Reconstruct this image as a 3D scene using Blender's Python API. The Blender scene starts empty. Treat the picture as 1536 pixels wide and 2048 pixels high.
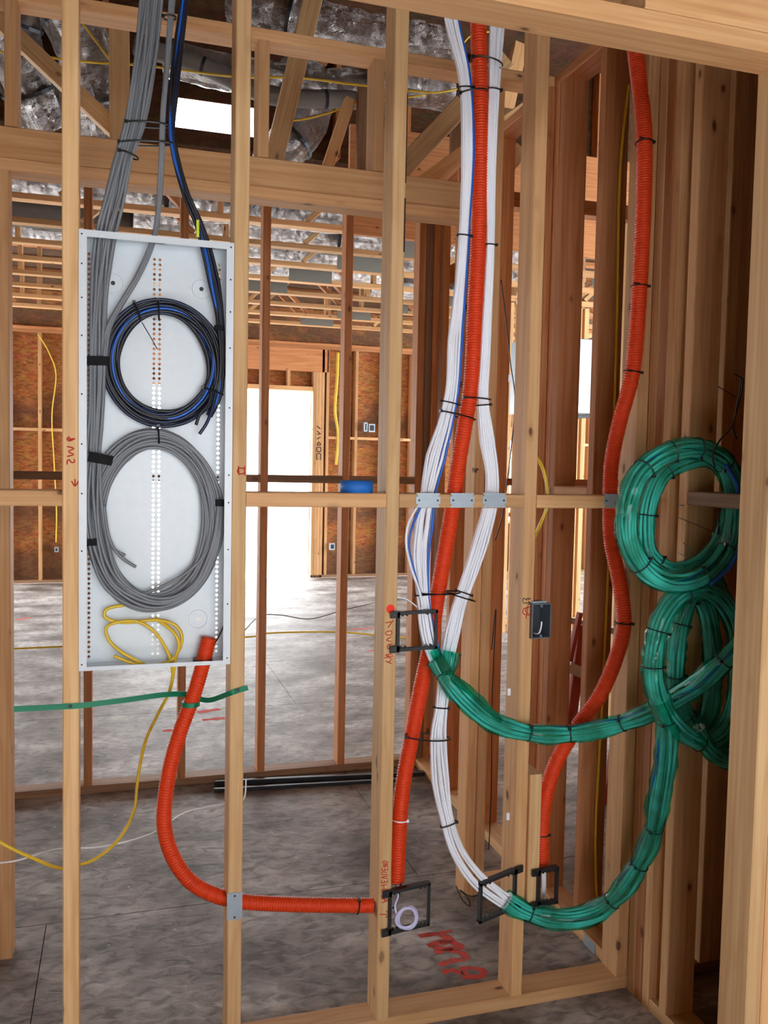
import bpy, bmesh, math, random
from mathutils import Vector, Matrix, noise
random.seed(7)
C = bpy.context.scene
# ------------------------------------------------------------------ camera, sky, exposure
F, YAW, PITCH, ROLL = 1724.49, 0.29683, -0.056727, 0.019924
CAM = Vector((0.11706, -2.21446, 1.58856))
_cy, _sy = math.cos(YAW), math.sin(YAW)
FW = Vector((_sy*math.cos(PITCH), _cy*math.cos(PITCH), math.sin(PITCH)))
_r = Vector((_cy, -_sy, 0)); _u = _r.cross(FW)
RT = _r*math.cos(ROLL) + _u*math.sin(ROLL); UP = -_r*math.sin(ROLL) + _u*math.cos(ROLL)
cd = bpy.data.cameras.new('camera'); cam = bpy.data.objects.new('camera', cd); C.collection.objects.link(cam)
M = Matrix((RT, UP, -FW)).transposed().to_4x4(); M.translation = CAM; cam.matrix_world = M
cd.sensor_fit = 'VERTICAL'; cd.sensor_height = 36; cd.lens = F/2048*36; cd.clip_start = .02; cd.clip_end = 200
C.camera = cam
w = bpy.data.worlds.new('sky'); C.world = w; w.use_nodes = True
bg = w.node_tree.nodes['Background']; bg.inputs[0].default_value = (.93, .97, 1, 1); bg.inputs[1].default_value = 1.7
vs = C.view_settings; vs.view_transform = 'Standard'; vs.look = 'None'; vs.gamma = 1; vs.use_curve_mapping = False
vs.exposure = 2.75
C.cycles.use_denoising = True; C.cycles.max_bounces = 10; C.cycles.diffuse_bounces = 5; C.cycles.transparent_max_bounces = 16
C.cycles.caustics_reflective = False; C.cycles.caustics_refractive = False; C.cycles.sample_clamp_indirect = 6

def ray(x, y): return FW + RT*((x-768)/F) - UP*((y-1024)/F)
def P(x, y, Y):          # where the sight line through (x, y) of the photograph meets the plane at depth Y
    d = ray(x, y); return CAM + d*((Y-CAM.y)/d.y)
def PX(x, y, X):
    d = ray(x, y); return CAM + d*((X-CAM.x)/d.x)
def PZ(x, y, Z):
    d = ray(x, y); return CAM + d*((Z-CAM.z)/d.z)
def srgb(r, g, b):
    f = lambda c: (c/255/12.92) if c <= 10 else ((c/255+.055)/1.055)**2.4
    return (f(r), f(g), f(b), 1)
# ------------------------------------------------------------------ materials
def newmat(name):
    m = bpy.data.materials.new(name); m.use_nodes = True; nt = m.node_tree
    return m, nt, nt.nodes['Principled BSDF']
def N(nt, t, **k):
    n = nt.nodes.new(t)
    for a, b in k.items():
        if a.startswith('i_'): n.inputs[int(a[2:]) if a[2:].isdigit() else a[2:]].default_value = b
        else: setattr(n, a, b)
    return n
def ramp(nt, fac, stops):
    r = N(nt, 'ShaderNodeValToRGB'); e = r.color_ramp.elements
    while len(e) < len(stops): e.new(.5)
    for q, (p, c) in zip(e, stops): q.position = p; q.color = c if len(c) == 4 else (*c, 1)
    nt.links.new(fac, r.inputs[0]); return r.outputs[0]
def mix(nt, f, a, b, mode='MIX'):
    n = N(nt, 'ShaderNodeMix', data_type='RGBA', blend_type=mode)
    for s, v in ((0, f), (6, a), (7, b)):
        if hasattr(v, 'links'): nt.links.new(v, n.inputs[s])
        else: n.inputs[s].default_value = v
    return n.outputs[2]
def wood_mat(name, lo, hi, knot=1.0, sat=1.0, rand=.28):
    m, nt, b = newmat(name); L = nt.links.new
    tc = N(nt, 'ShaderNodeTexCoord'); oi = N(nt, 'ShaderNodeObjectInfo')
    add = N(nt, 'ShaderNodeVectorMath', operation='MULTIPLY_ADD'); L(oi.outputs['Random'], add.inputs[0])
    add.inputs[1].default_value = (37, 91, 53); L(tc.outputs['Object'], add.inputs[2])
    mp = N(nt, 'ShaderNodeMapping'); mp.inputs[3].default_value = (90, 90, 2.5); L(add.outputs[0], mp.inputs[0])
    n1 = N(nt, 'ShaderNodeTexNoise'); n1.inputs['Scale'].default_value = 1; n1.inputs['Detail'].default_value = 4; L(mp.outputs[0], n1.inputs[0])
    mp2 = N(nt, 'ShaderNodeMapping'); mp2.inputs[3].default_value = (11, 11, 1.1); L(add.outputs[0], mp2.inputs[0])
    n2 = N(nt, 'ShaderNodeTexNoise'); n2.inputs['Scale'].default_value = 1; n2.inputs['Detail'].default_value = 2; L(mp2.outputs[0], n2.inputs[0])
    wv = N(nt, 'ShaderNodeMath', operation='MULTIPLY'); L(n2.outputs[0], wv.inputs[0]); wv.inputs[1].default_value = 30
    sn = N(nt, 'ShaderNodeMath', operation='SINE'); L(wv.outputs[0], sn.inputs[0])
    cl = ramp(nt, n1.outputs[0], [(.3, lo), (.7, hi)])
    band = ramp(nt, sn.outputs[0], [(.0, (1, 1, 1)), (.6, (.98, .96, .94)), (1, (.86, .79, .70))])
    c = mix(nt, .55, cl, band, 'MULTIPLY')
    mp3 = N(nt, 'ShaderNodeMapping'); mp3.inputs[3].default_value = (10, 10, 5); L(add.outputs[0], mp3.inputs[0])
    dn = N(nt, 'ShaderNodeTexNoise'); dn.inputs['Scale'].default_value = 2.3; L(mp3.outputs[0], dn.inputs[0])
    dm = mix(nt, .14, mp3.outputs[0], dn.outputs[1], 'ADD')
    vo = N(nt, 'ShaderNodeTexVoronoi'); vo.inputs['Scale'].default_value = 1; L(dm, vo.inputs[0])
    k = ramp(nt, vo.outputs['Distance'], [(.0, (.9*knot,)*3), (.06, (.85*knot,)*3), (.085, (.2*knot,)*3), (.16, (0, 0, 0))])
    c = mix(nt, k, c, srgb(92, 48, 26))
    rv = N(nt, 'ShaderNodeMapRange'); L(oi.outputs['Random'], rv.inputs[0]); rv.inputs[3].default_value = 1-rand; rv.inputs[4].default_value = 1+rand*.35
    hs = N(nt, 'ShaderNodeHueSaturation'); hs.inputs['Saturation'].default_value = sat
    L(rv.outputs[0], hs.inputs['Value']); L(c, hs.inputs['Color'])
    L(hs.outputs[0], b.inputs['Base Color']); b.inputs['Roughness'].default_value = .62; b.inputs['Specular IOR Level'].default_value = .25
    bp = N(nt, 'ShaderNodeBump'); bp.inputs['Strength'].default_value = .18; bp.inputs['Distance'].default_value = .002
    L(n1.outputs[0], bp.inputs['Height']); L(bp.outputs[0], b.inputs['Normal'])
    return m
WOOD = wood_mat('fir_lumber', srgb(208, 156, 106), srgb(226, 180, 130))
RED = wood_mat('reddish_lumber', srgb(182, 116, 72), srgb(208, 146, 98), .9)
PALE = wood_mat('pale_lumber', srgb(216, 170, 118), srgb(236, 196, 144), .7)
DARKW = wood_mat('weathered_lumber', srgb(128, 96, 72), srgb(160, 126, 98), .7)
def simple(name, col, rough=.5, metal=0, spec=.5, bump=0, bscale=200):
    m, nt, b = newmat(name); b.inputs['Base Color'].default_value = col; b.inputs['Roughness'].default_value = rough
    b.inputs['Metallic'].default_value = metal; b.inputs['Specular IOR Level'].default_value = spec
    tc = N(nt, 'ShaderNodeTexCoord'); n = N(nt, 'ShaderNodeTexNoise'); n.inputs['Scale'].default_value = bscale
    nt.links.new(tc.outputs['Object'], n.inputs[0])
    cc = mix(nt, .12, col, n.outputs[0], 'OVERLAY'); nt.links.new(cc, b.inputs['Base Color'])
    if bump:
        bp = N(nt, 'ShaderNodeBump'); bp.inputs['Strength'].default_value = bump; bp.inputs['Distance'].default_value = .003
        nt.links.new(n.outputs[0], bp.inputs['Height']); nt.links.new(bp.outputs[0], b.inputs['Normal'])
    return m
BARK = simple('bark', srgb(58, 34, 22), .9, bump=.8, bscale=300)
ORANGE = simple('orange_plastic', srgb(212, 60, 17), .5, spec=.3)
WHITEC = simple('white_jacket', srgb(236, 238, 246), .45)
INNERC = simple('pale_grey_jacket', srgb(206, 214, 216), .45)
BLUEC = simple('blue_jacket', srgb(24, 92, 190), .4)
GREYC = simple('grey_jacket', srgb(122, 126, 132), .45)
BLACKC = simple('black_jacket', srgb(26, 28, 34), .4)
NAVY = simple('dark_blue_jacket', srgb(22, 34, 66), .4)
YELLOW = simple('yellow_jacket', srgb(226, 190, 50), .45)
TIE = simple('black_nylon', srgb(14, 14, 15), .4)
VELCRO = simple('black_velcro', srgb(20, 21, 24), .95, bump=.5, bscale=900)
PANELM = simple('white_enamel', srgb(214, 222, 228), .35, bscale=40)
STEEL = simple('galvanized_steel', srgb(168, 180, 190), .42, .45, bscale=60)
GUSSET = simple('dull_galvanized_steel', srgb(128, 126, 118), .6, .2, bump=.6, bscale=120)
BRACKET = simple('black_plastic', srgb(20, 21, 24), .5)
BOXM = simple('grey_pvc', srgb(88, 98, 108), .5)
HOLLOW = simple('hollow_shade', srgb(38, 44, 52), .6)  # dark colour stands in for the shade inside holes and hollows
TAPE = simple('blue_tape', srgb(30, 108, 196), .6)
STRAP = simple('green_plating', srgb(10, 118, 84), .35, .2)
IRON = simple('dark_steel', srgb(62, 66, 72), .4, .8)
REDINK = simple('red_ink', srgb(190, 50, 30), .8)
BLKINK = simple('black_ink', srgb(30, 26, 24), .8)
REDDOT = simple('red_paint', srgb(250, 44, 26), .7)
SALMON = simple('salmon_fibreglass', srgb(176, 84, 78), .6)
ALU = simple('aluminium', srgb(196, 204, 214), .35, .6)
DUCTG = simple('grey_duct_jacket', srgb(120, 118, 116), .4, bump=.4, bscale=14)
LILAC = simple('clear_tubing', srgb(206, 204, 240), .25)
WHITEP = simple('white_paint', srgb(238, 234, 222), .5)
TAGY = simple('yellow_tag', srgb(206, 220, 40), .5)
CONC = simple('pale_concrete', srgb(206, 204, 198), .9, bscale=9)
def foil_mat():
    m, nt, b = newmat('foil_jacket'); L = nt.links.new
    tc = N(nt, 'ShaderNodeTexCoord'); n = N(nt, 'ShaderNodeTexVoronoi', feature='DISTANCE_TO_EDGE'); n.inputs['Scale'].default_value = 19
    n2 = N(nt, 'ShaderNodeTexNoise'); n2.inputs['Scale'].default_value = 15; n2.inputs['Detail'].default_value = 6; n2.inputs['Distortion'].default_value = 2.5
    L(tc.outputs['Object'], n2.inputs[0]); mx = mix(nt, .35, tc.outputs['Object'], n2.outputs[1], 'ADD'); L(mx, n.inputs[0])
    ad = N(nt, 'ShaderNodeMath', operation='MULTIPLY_ADD'); L(n.outputs[0], ad.inputs[0]); ad.inputs[1].default_value = 1.2; L(n2.outputs[0], ad.inputs[2])
    bp = N(nt, 'ShaderNodeBump'); bp.inputs['Strength'].default_value = 1; bp.inputs['Distance'].default_value = .035
    L(ad.outputs[0], bp.inputs['Height']); L(bp.outputs[0], b.inputs['Normal'])
    b.inputs['Base Color'].default_value = srgb(196, 190, 188); b.inputs['Metallic'].default_value = 1; b.inputs['Roughness'].default_value = .13
    return m
FOIL = foil_mat()
def floor_mat():
    m, nt, b = newmat('weathered_subfloor'); L = nt.links.new
    tc = N(nt, 'ShaderNodeNewGeometry'); mp = N(nt, 'ShaderNodeMapping'); mp.inputs[3].default_value = (1, 1.6, 1); L(tc.outputs['Position'], mp.inputs[0])
    a = N(nt, 'ShaderNodeTexNoise'); a.inputs['Scale'].default_value = 2.1; a.inputs['Detail'].default_value = 9; L(mp.outputs[0], a.inputs[0])
    c = N(nt, 'ShaderNodeTexNoise'); c.inputs['Scale'].default_value = 17; c.inputs['Detail'].default_value = 9; c.inputs['Distortion'].default_value = .8; L(mp.outputs[0], c.inputs[0])
    base = ramp(nt, a.outputs[0], [(.34, srgb(92, 82, 78)), (.5, srgb(138, 132, 128)), (.66, srgb(178, 174, 172))])
    fine = ramp(nt, c.outputs[0], [(.33, (.5, .48, .46)), (.52, (1, 1, 1)), (.7, (1.3, 1.28, 1.26))])
    col = mix(nt, 1, base, fine, 'MULTIPLY')
    v = N(nt, 'ShaderNodeTexVoronoi'); v.inputs['Scale'].default_value = 9; L(tc.outputs['Position'], v.inputs[0])
    sp = ramp(nt, v.outputs['Distance'], [(.0, (1, 1, 1)), (.035, (1, 1, 1)), (.05, (0, 0, 0))])
    col = mix(nt, sp, col, srgb(196, 188, 176))
    L(col, b.inputs['Base Color']); b.inputs['Roughness'].default_value = .6
    bp = N(nt, 'ShaderNodeBump'); bp.inputs['Strength'].default_value = .5; bp.inputs['Distance'].default_value = .006
    L(c.outputs[0], bp.inputs['Height']); L(bp.outputs[0], b.inputs['Normal'])
    return m
FLOORM = floor_mat()
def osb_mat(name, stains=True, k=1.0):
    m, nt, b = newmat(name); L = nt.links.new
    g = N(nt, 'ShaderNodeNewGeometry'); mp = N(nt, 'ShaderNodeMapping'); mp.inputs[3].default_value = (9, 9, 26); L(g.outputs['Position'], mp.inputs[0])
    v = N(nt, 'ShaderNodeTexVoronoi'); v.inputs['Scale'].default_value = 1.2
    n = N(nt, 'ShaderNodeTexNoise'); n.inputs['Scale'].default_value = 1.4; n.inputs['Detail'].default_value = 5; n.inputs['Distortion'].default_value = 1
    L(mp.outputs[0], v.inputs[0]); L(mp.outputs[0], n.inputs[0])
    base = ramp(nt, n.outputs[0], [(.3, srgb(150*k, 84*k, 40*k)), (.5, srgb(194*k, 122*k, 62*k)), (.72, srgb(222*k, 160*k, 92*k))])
    col = mix(nt, .22, base, v.outputs['Color'], 'SOFT_LIGHT')
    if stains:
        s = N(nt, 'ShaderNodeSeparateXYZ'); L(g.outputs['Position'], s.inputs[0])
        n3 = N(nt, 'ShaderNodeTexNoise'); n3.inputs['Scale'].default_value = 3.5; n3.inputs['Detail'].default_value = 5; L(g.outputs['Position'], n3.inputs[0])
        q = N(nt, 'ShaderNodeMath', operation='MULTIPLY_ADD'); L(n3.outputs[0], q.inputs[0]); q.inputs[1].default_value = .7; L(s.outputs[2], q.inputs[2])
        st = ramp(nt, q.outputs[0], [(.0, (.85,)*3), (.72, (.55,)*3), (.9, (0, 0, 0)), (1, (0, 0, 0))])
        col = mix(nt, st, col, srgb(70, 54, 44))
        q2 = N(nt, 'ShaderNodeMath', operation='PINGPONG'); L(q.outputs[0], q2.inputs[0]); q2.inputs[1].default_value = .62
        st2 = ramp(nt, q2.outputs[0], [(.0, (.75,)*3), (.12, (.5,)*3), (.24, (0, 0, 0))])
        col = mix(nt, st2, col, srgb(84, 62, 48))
    L(col, b.inputs['Base Color']); b.inputs['Roughness'].default_value = .8
    return m
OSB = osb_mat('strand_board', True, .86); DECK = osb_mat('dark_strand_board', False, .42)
def film_mat():
    m, nt, b = newmat('green_stretch_film'); L = nt.links.new
    b.inputs['Base Color'].default_value = srgb(0, 150, 112); b.inputs['Roughness'].default_value = .07; b.inputs['Specular IOR Level'].default_value = 1; b.inputs['Coat Weight'].default_value = .6; b.inputs['Coat Roughness'].default_value = .05
    tc = N(nt, 'ShaderNodeTexCoord'); n = N(nt, 'ShaderNodeTexNoise'); n.inputs['Scale'].default_value = 55; n.inputs['Detail'].default_value = 5; n.inputs['Distortion'].default_value = 3
    L(tc.outputs['Object'], n.inputs[0]); bp = N(nt, 'ShaderNodeBump'); bp.inputs['Strength'].default_value = 1; bp.inputs['Distance'].default_value = .02
    L(n.outputs[0], bp.inputs['Height']); L(bp.outputs[0], b.inputs['Normal'])
    tr = N(nt, 'ShaderNodeBsdfTransparent'); tr.inputs[0].default_value = (.30, .88, .78, 1)
    ms = N(nt, 'ShaderNodeMixShader'); L(tr.outputs[0], ms.inputs[1]); L(b.outputs[0], ms.inputs[2])
    n2 = N(nt, 'ShaderNodeTexNoise'); n2.inputs['Scale'].default_value = 12; n2.inputs['Detail'].default_value = 2; L(tc.outputs['Object'], n2.inputs[0])
    f = ramp(nt, n2.outputs[0], [(.38, (.08,)*3), (.64, (.55,)*3)]); L(f, ms.inputs[0])
    L(ms.outputs[0], nt.nodes['Material Output'].inputs[0])
    return m
FILM = film_mat()
# ------------------------------------------------------------------ object helpers
WM = {}
COL = C.collection
def link(name, me, parent=None, mw=None, mat=None):
    o = bpy.data.objects.new(name, me); COL.objects.link(o)
    mw = mw or Matrix(); WM[o] = mw
    if parent is not None:
        o.parent = parent; o.matrix_parent_inverse = WM[parent].inverted()
    o.matrix_basis = mw
    if mat and me is not None and not me.materials: me.materials.append(mat)
    return o
def tag(o, label, cat=None, group=None, kind=None):
    o['label'] = label
    if cat: o['category'] = cat
    if group: o['group'] = group
    if kind: o['kind'] = kind
    return o
def thing(name, loc, label, cat, group=None, kind=None):
    return tag(link(name, None, None, Matrix.Translation(Vector(loc))), label, cat, group, kind)
def mesh(name, v, f, smooth=False):
    me = bpy.data.meshes.new(name); me.from_pydata([tuple(q) for q in v], [], f); me.update()
    if smooth: me.polygons.foreach_set('use_smooth', [True]*len(me.polygons))
    return me
LM = {}
def lumber_mesh(w_, t, L_, mat, e=.0028):
    k = (round(w_, 4), round(t, 4), round(L_, 4), mat.name)
    if k in LM: return LM[k]
    a, b, e = w_/2, t/2, min(e, w_*.2, t*.2)
    s = [(a-e, -b), (a, -b+e), (a, b-e), (a-e, b), (-a+e, b), (-a, b-e), (-a, -b+e), (-a+e, -b)]
    v = [(x, y, -L_/2) for x, y in s]+[(x, y, L_/2) for x, y in s]
    f = [(i, (i+1) % 8, (i+1) % 8+8, i+8) for i in range(8)]+[tuple(range(7, -1, -1)), tuple(range(8, 16))]
    me = mesh('lumber', v, f); me.materials.append(mat); LM[k] = me
    return me
def box(name, parent, x0, x1, y0, y1, z0, z1, mat=None, e=.0028):
    mat = mat or WOOD; dx, dy, dz = x1-x0, y1-y0, z1-z0; c = Vector(((x0+x1)/2, (y0+y1)/2, (z0+z1)/2))
    if dz >= dx and dz >= dy: R, w_, t, L_ = Matrix(), dx, dy, dz
    elif dx >= dy: R, w_, t, L_ = Matrix(((0, 0, 1), (1, 0, 0), (0, 1, 0))).to_4x4(), dy, dz, dx
    else: R, w_, t, L_ = Matrix(((0, 1, 0), (0, 0, 1), (1, 0, 0))).to_4x4(), dz, dx, dy
    return link(name, lumber_mesh(w_, t, L_, mat, e), parent, Matrix.Translation(c) @ R)
def stick(name, parent, a, b, w_, t, mat=None, side=Vector((0, 1, 0))):     # board from a to b; w_ across, t along side
    a, b = Vector(a), Vector(b); z = (b-a).normalized(); y = (side-z*side.dot(z)).normalized(); x = y.cross(z)
    R = Matrix((x, y, z)).transposed().to_4x4()
    return link(name, lumber_mesh(w_, t, (b-a).length, mat or WOOD), parent, Matrix.Translation((a+b)/2) @ R)
def spline(pts, n=10, closed=False):
    pts = [Vector(p) for p in pts]; m = len(pts); out = []
    rng = range(m if closed else m-1)
    for i in rng:
        g = (lambda k: pts[k % m]) if closed else (lambda k: pts[max(0, min(m-1, k))])
        p0, p1, p2, p3 = g(i-1), g(i), g(i+1), g(i+2)
        for j in range(n):
            t = j/n; out.append(.5*((2*p1)+(p2-p0)*t+(2*p0-5*p1+4*p2-p3)*t*t+(3*p1-p0-3*p2+p3)*t**3))
    if not closed: out.append(pts[-1])
    return out
def lerp_list(v, n_out):
    out = []
    for i in range(n_out):
        s = i/(n_out-1)*(len(v)-1); k = min(int(s), len(v)-2); out.append(v[k]+(v[k+1]-v[k])*(s-k))
    return out
def resample(path, step):
    d = [0]
    for a, b in zip(path, path[1:]): d.append(d[-1]+(b-a).length)
    n = max(2, int(d[-1]/step)+1); out = []; k = 0
    for i in range(n):
        s = d[-1]*i/(n-1)
        while k < len(d)-2 and d[k+1] < s: k += 1
        L_ = d[k+1]-d[k]; out.append(path[k].lerp(path[k+1], (s-d[k])/L_ if L_ > 0 else 0))
    return out
def tube_data(path, rad, seg=8, closed=False, cap=True, V=None, Fc=None):
    V = [] if V is None else V; Fc = [] if Fc is None else Fc; b0 = len(V); n = len(path)
    T = []
    for i in range(n):
        a = path[i-1] if (i > 0 or closed) else path[0]; b = path[(i+1) % n] if (i < n-1 or closed) else path[-1]
        t = b-a; T.append(t.normalized() if t.length > 1e-9 else Vector((0, 0, 1)))
    up = Vector((0, 1, 0)) if abs(T[0].y) < .9 else Vector((1, 0, 0))
    nv = (up-T[0]*up.dot(T[0])).normalized()
    for i in range(n):
        if closed: u2 = Vector((0, 1, 0)); nv = (u2-T[i]*u2.dot(T[i])).normalized()
        else: nv = (nv-T[i]*nv.dot(T[i])).normalized()
        bn = T[i].cross(nv); r = rad(i) if callable(rad) else rad
        for s in range(seg):
            an = 2*math.pi*s/seg; rr = r(an) if callable(r) else r
            V.append(path[i]+nv*(math.cos(an)*rr)+bn*(math.sin(an)*rr))
    for i in range(n if closed else n-1):
        for s in range(seg):
            a = b0+i*seg+s; b = b0+i*seg+(s+1) % seg; j = b0+((i+1) % n)*seg
            Fc.append((a, j+s, j+(s+1) % seg, b))
    if cap and not closed:
        Fc.append(tuple(b0+s for s in range(seg))); Fc.append(tuple(b0+(n-1)*seg+s for s in range(seg-1, -1, -1)))
    return V, Fc
def tube(name, parent, path, rad, mat, seg=8, closed=False, cap=True, smooth=True):
    v, f = tube_data(path, rad, seg, closed, cap); c = sum(v, Vector())/len(v)
    o = link(name, mesh(name, [q-c for q in v], f, smooth), parent, Matrix.Translation(c), mat); return o
def raw(name, parent, v, f, mat, smooth=False):
    v = [Vector(q) for q in v]; c = sum(v, Vector())/len(v)
    return link(name, mesh(name, [q-c for q in v], f, smooth), parent, Matrix.Translation(c), mat)
def bxd(V, Fc, x0, x1, y0, y1, z0, z1):
    b = len(V); V += [Vector((x, y, z)) for z in (z0, z1) for y in (y0, y1) for x in (x0, x1)]
    Fc += [tuple(b+k for k in q) for q in ((0, 2, 3, 1), (4, 5, 7, 6), (0, 1, 5, 4), (2, 6, 7, 3), (0, 4, 6, 2), (1, 3, 7, 5))]
def wall(name, label): return tag(link(name, None, None, Matrix()), label, 'wall', kind='structure')
def cable_tie(parent, c, T, hw, hd, r=.0021, tail=None, name='cable_tie', mat=None):
    """a flat loop round whatever runs along T at c, half width hw across and hd in depth"""
    T = T.normalized(); Yv = Vector((0, 1, 0)); Yv = (Yv-T*Yv.dot(T)).normalized(); X = Yv.cross(T)
    pts = [c+X*math.cos(a)*hw+Yv*math.sin(a)*hd for a in [2*math.pi*i/20 for i in range(20)]]
    V, Fc = tube_data(pts, r, 6, True)
    hb = c-X*hw*.85-Yv*hd*.6; s = .0035
    bxd(V, Fc, hb.x-s, hb.x+s, hb.y-s, hb.y+s, hb.z-s, hb.z+s)
    if tail: V, Fc = tube_data([hb, hb+tail*.5+Vector((0, 0, .002)), hb+tail], r*.7, 5, V=V, Fc=Fc)
    return raw(name, parent, V, Fc, mat or TIE)
# ================================================================== THE SETTING
T2, W4, H0, HT = .038, .089, .038, 2.945
# floor
fl = tag(box('floor', None, -5, 8, -3.2, 9.3, -.05, -.018, DARKW), 'grey weathered subfloor of seamed sheets', 'floor', kind='structure')
for j in range(10):
    for i in range(6):
        x0 = -5+i*2.44-(j % 2)*1.1; y0 = .84+1.22*(j-3)
        x1 = min(x0+2.437, 8); x0 = max(x0, -5); y1 = min(y0+1.217, 9.3); y0 = max(y0, -3.2)
        if x1-x0 > .1 and y1-y0 > .1: box('subfloor_panel', fl, x0, x1, y0, y1, -.018, 0, FLOORM, .0012)
tag(box('ground', None, -30, 34, 9.6, 60, -.5, -.22, CONC), 'pale bright ground outside the far door opening', 'ground', kind='structure')

# near stud wall
wn = wall('wall_near', 'near open stud wall carrying the panel, conduits and cables')
SX = {'A': .0008, 'B': .4062, 'C': .8184, 'D': 1.2288, 'E': 1.583}
ST = {}
for k, x in SX.items():
    ST[k] = box('stud', wn, x-.019, x+.019, 0, W4, H0, HT, {'E': WOOD, 'D': WOOD}.get(k, PALE))
box('stud', wn, -.425, -.387, 0, W4, H0, HT)
box('bottom_plate', wn, -2, 1.598, 0, W4, 0, H0); box('top_plate', wn, -2, 1.69, 0, W4, HT, HT+T2)
for x0_, z0_, z1_ in ((.8335, 2.15, 2.29), (.8350, 2.33, 2.56)): box('bark_edge', ST['C'], x0_, .8378, -.0012, .03, z0_, z1_, BARK, .001)['label'] = 'dark bark left on the edge'
blk = {}
for a, b in (('l', 'A'), ('B', 'C'), ('C', 'D'), ('D', 'E')):
    x0 = -.387 if a == 'l' else SX[a]+.019
    blk[a] = box('blocking', wn, x0, SX[b]-.019, 0, W4, 1.469, 1.507, WOOD)
box('scab_block', wn, SX['D']+.0195, SX['D']+.0575, -.012, W4-.012, .27, .70, PALE)
# closet wall behind it: opening between a left jamb and the double stud on the right
wm = wall('wall_middle', 'stud wall with a wide doubled header right behind the near wall')
y0, y1 = .65, .739
box('jack_stud', wm, -.246, -.208, y0, y1, 0, 2.444, WOOD); box('stud', wm, -.30, -.247, y0, y1, 0, HT, RED)
box('header', wm, -.30, 1.33, y0, y1, 2.444, 2.482, WOOD); box('header', wm, -.30, 1.33, y0+.002, y1, 2.483, 2.575, WOOD)
box('top_plate', wm, -2, 1.69, y0, y1, HT, HT+T2, WOOD)
for x in (-.2, .557, .947): box('cripple_stud', wm, x-.019, x+.019, y0, y1, 2.576, HT, WOOD)
dbl = [box('stud', wm, 1.331, 1.369, y0, y1, 0, HT, WOOD), box('stud', wm, 1.371, 1.409, y0, y1, 0, HT, WOOD)]
box('stud', wm, 1.578, 1.613, y0, y1, 0, HT, RED); box('bottom_plate', wm, 1.41, 1.577, y0, y1, 0, H0)
box('stud', wm, -.8, -.762, y0, y1, H0, HT); box('bottom_plate', wm, -2, -.302, y0, y1, 0, H0)
# third wall
wb = wall('wall_back', 'dark backlit stud wall with one row of blocking beyond the closet')
Y3 = 2.0
xs3 = [-.83, -.425, -.028, .402, .790, 1.202, 1.588]
for i, x in enumerate(xs3): box('stud', wb, x-.019, x+.019, Y3, Y3+W4, H0, HT, RED)
box('bottom_plate', wb, -2, 1.9, Y3, Y3+W4, 0, H0, DARKW); box('top_plate', wb, -2, 3.2, Y3, Y3+W4, HT, HT+T2, RED)
for a, b in zip(xs3, xs3[1:]): box('blocking', wb, a+.019, b-.019, Y3, Y3+W4, 1.482, 1.519, DARKW)
for x0, m_ in ((1.608, DARKW), (1.647, RED), (1.70, WOOD), (1.80, RED), (1.86, PALE)): box('stud', wb, x0, x0+.037, Y3, Y3+W4, H0, HT, m_)
box('stud', wb, 1.72, 1.758, Y3-.3, Y3-.211, 0, HT, RED)
stick('brace', wb, (1.72, 2.1, 2.55), (1.99, 2.1, 2.72), W4, T2, PALE)
for x0 in (2.35, 2.8): box('stud', wb, x0, x0+.038, Y3, Y3+W4, H0, HT, PALE)
box('blocking', wb, 1.9, 2.8, Y3, Y3+W4, 1.482, 1.519, RED)
# right wall (towards the camera and back behind the near wall)
wr = wall('wall_right', 'right hand stud wall running from the coils back past the closet')
XR = 1.60
for i in range(3): box('stud', wr, XR, XR+W4, -T2*(i+1)-.001*i, -T2*i-.001*i, 0, HT, RED if i == 1 else WOOD)
box('stud', wr, XR, XR+W4, -.199, -.161, H0, HT, WOOD)
box('bottom_plate', wr, XR, XR+W4, -.67, -.117, 0, H0, PALE)
box('bottom_plate', wr, XR, XR+W4, .001, 2, 0, H0, PALE); box('top_plate', wr, XR, XR+W4, 0, 2, HT, HT+T2, RED)
for yy in (.295, .56, .60, .745, 1.15, 1.55):
    if abs(yy-.745) > .01: box('stud', wr, XR, XR+W4, yy, yy+T2, H0, HT, RED)
box('blocking', wr, XR, XR+W4, .333, .56, 1.482, 1.52, WOOD)
box('stud', wr, XR, XR+W4, -.60, -.562, H0, HT, RED)
box('blocking', wr, XR, XR+W4, -.562, -.20, 1.49, 1.528, DARKW)
# continuation beyond the right wall
ws = wall('wall_side', 'short stud wall seen through the right wall')
for x0, m_ in ((1.862, PALE), (1.901, WOOD), (2.02, RED), (2.32, WOOD)): box('stud', ws, x0, x0+.038, 0, W4, H0, HT, m_)
box('bottom_plate', ws, 1.70, 3.2, 0, W4, 0, H0, DARKW); box('top_plate', ws, 1.70, 3.2, 0, W4, HT, HT+T2, WOOD)
box('blocking', ws, 1.70, 1.862, -.02, W4-.02, 1.40, 1.49, WOOD)
for x0 in (1.75, 2.2, 2.7): box('cladding_board', ws, x0, x0+.42, .35, .37, 0, HT, RED)
# front wall header and jamb, nearest the camera
wf = wall('wall_front', 'front opening with a low header and doubled jamb studs at the right')
YF = -.76
box('header', wf, -1.2, 1.50, YF, YF+W4, 2.411, 2.449, WOOD)
box('header', wf, 1.055, 1.60, YF+.003, YF+W4, 2.4505, 2.54, WOOD)
for x0, m_ in ((1.384, PALE), (1.4235, WOOD)): box('stud', wf, x0, x0+T2, YF, YF+W4, 0, 2.4105, m_)
box('bottom_plate', wf, 1.463, 2.6, YF, YF+W4, 0, H0); box('sheathing_sheet', wf, 1.475, 2.99, YF+W4, YF+W4+.012, 0, 3.05, OSB, .001)  # unseen sheet beside the jamb, added to shade the alcove behind it
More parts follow.
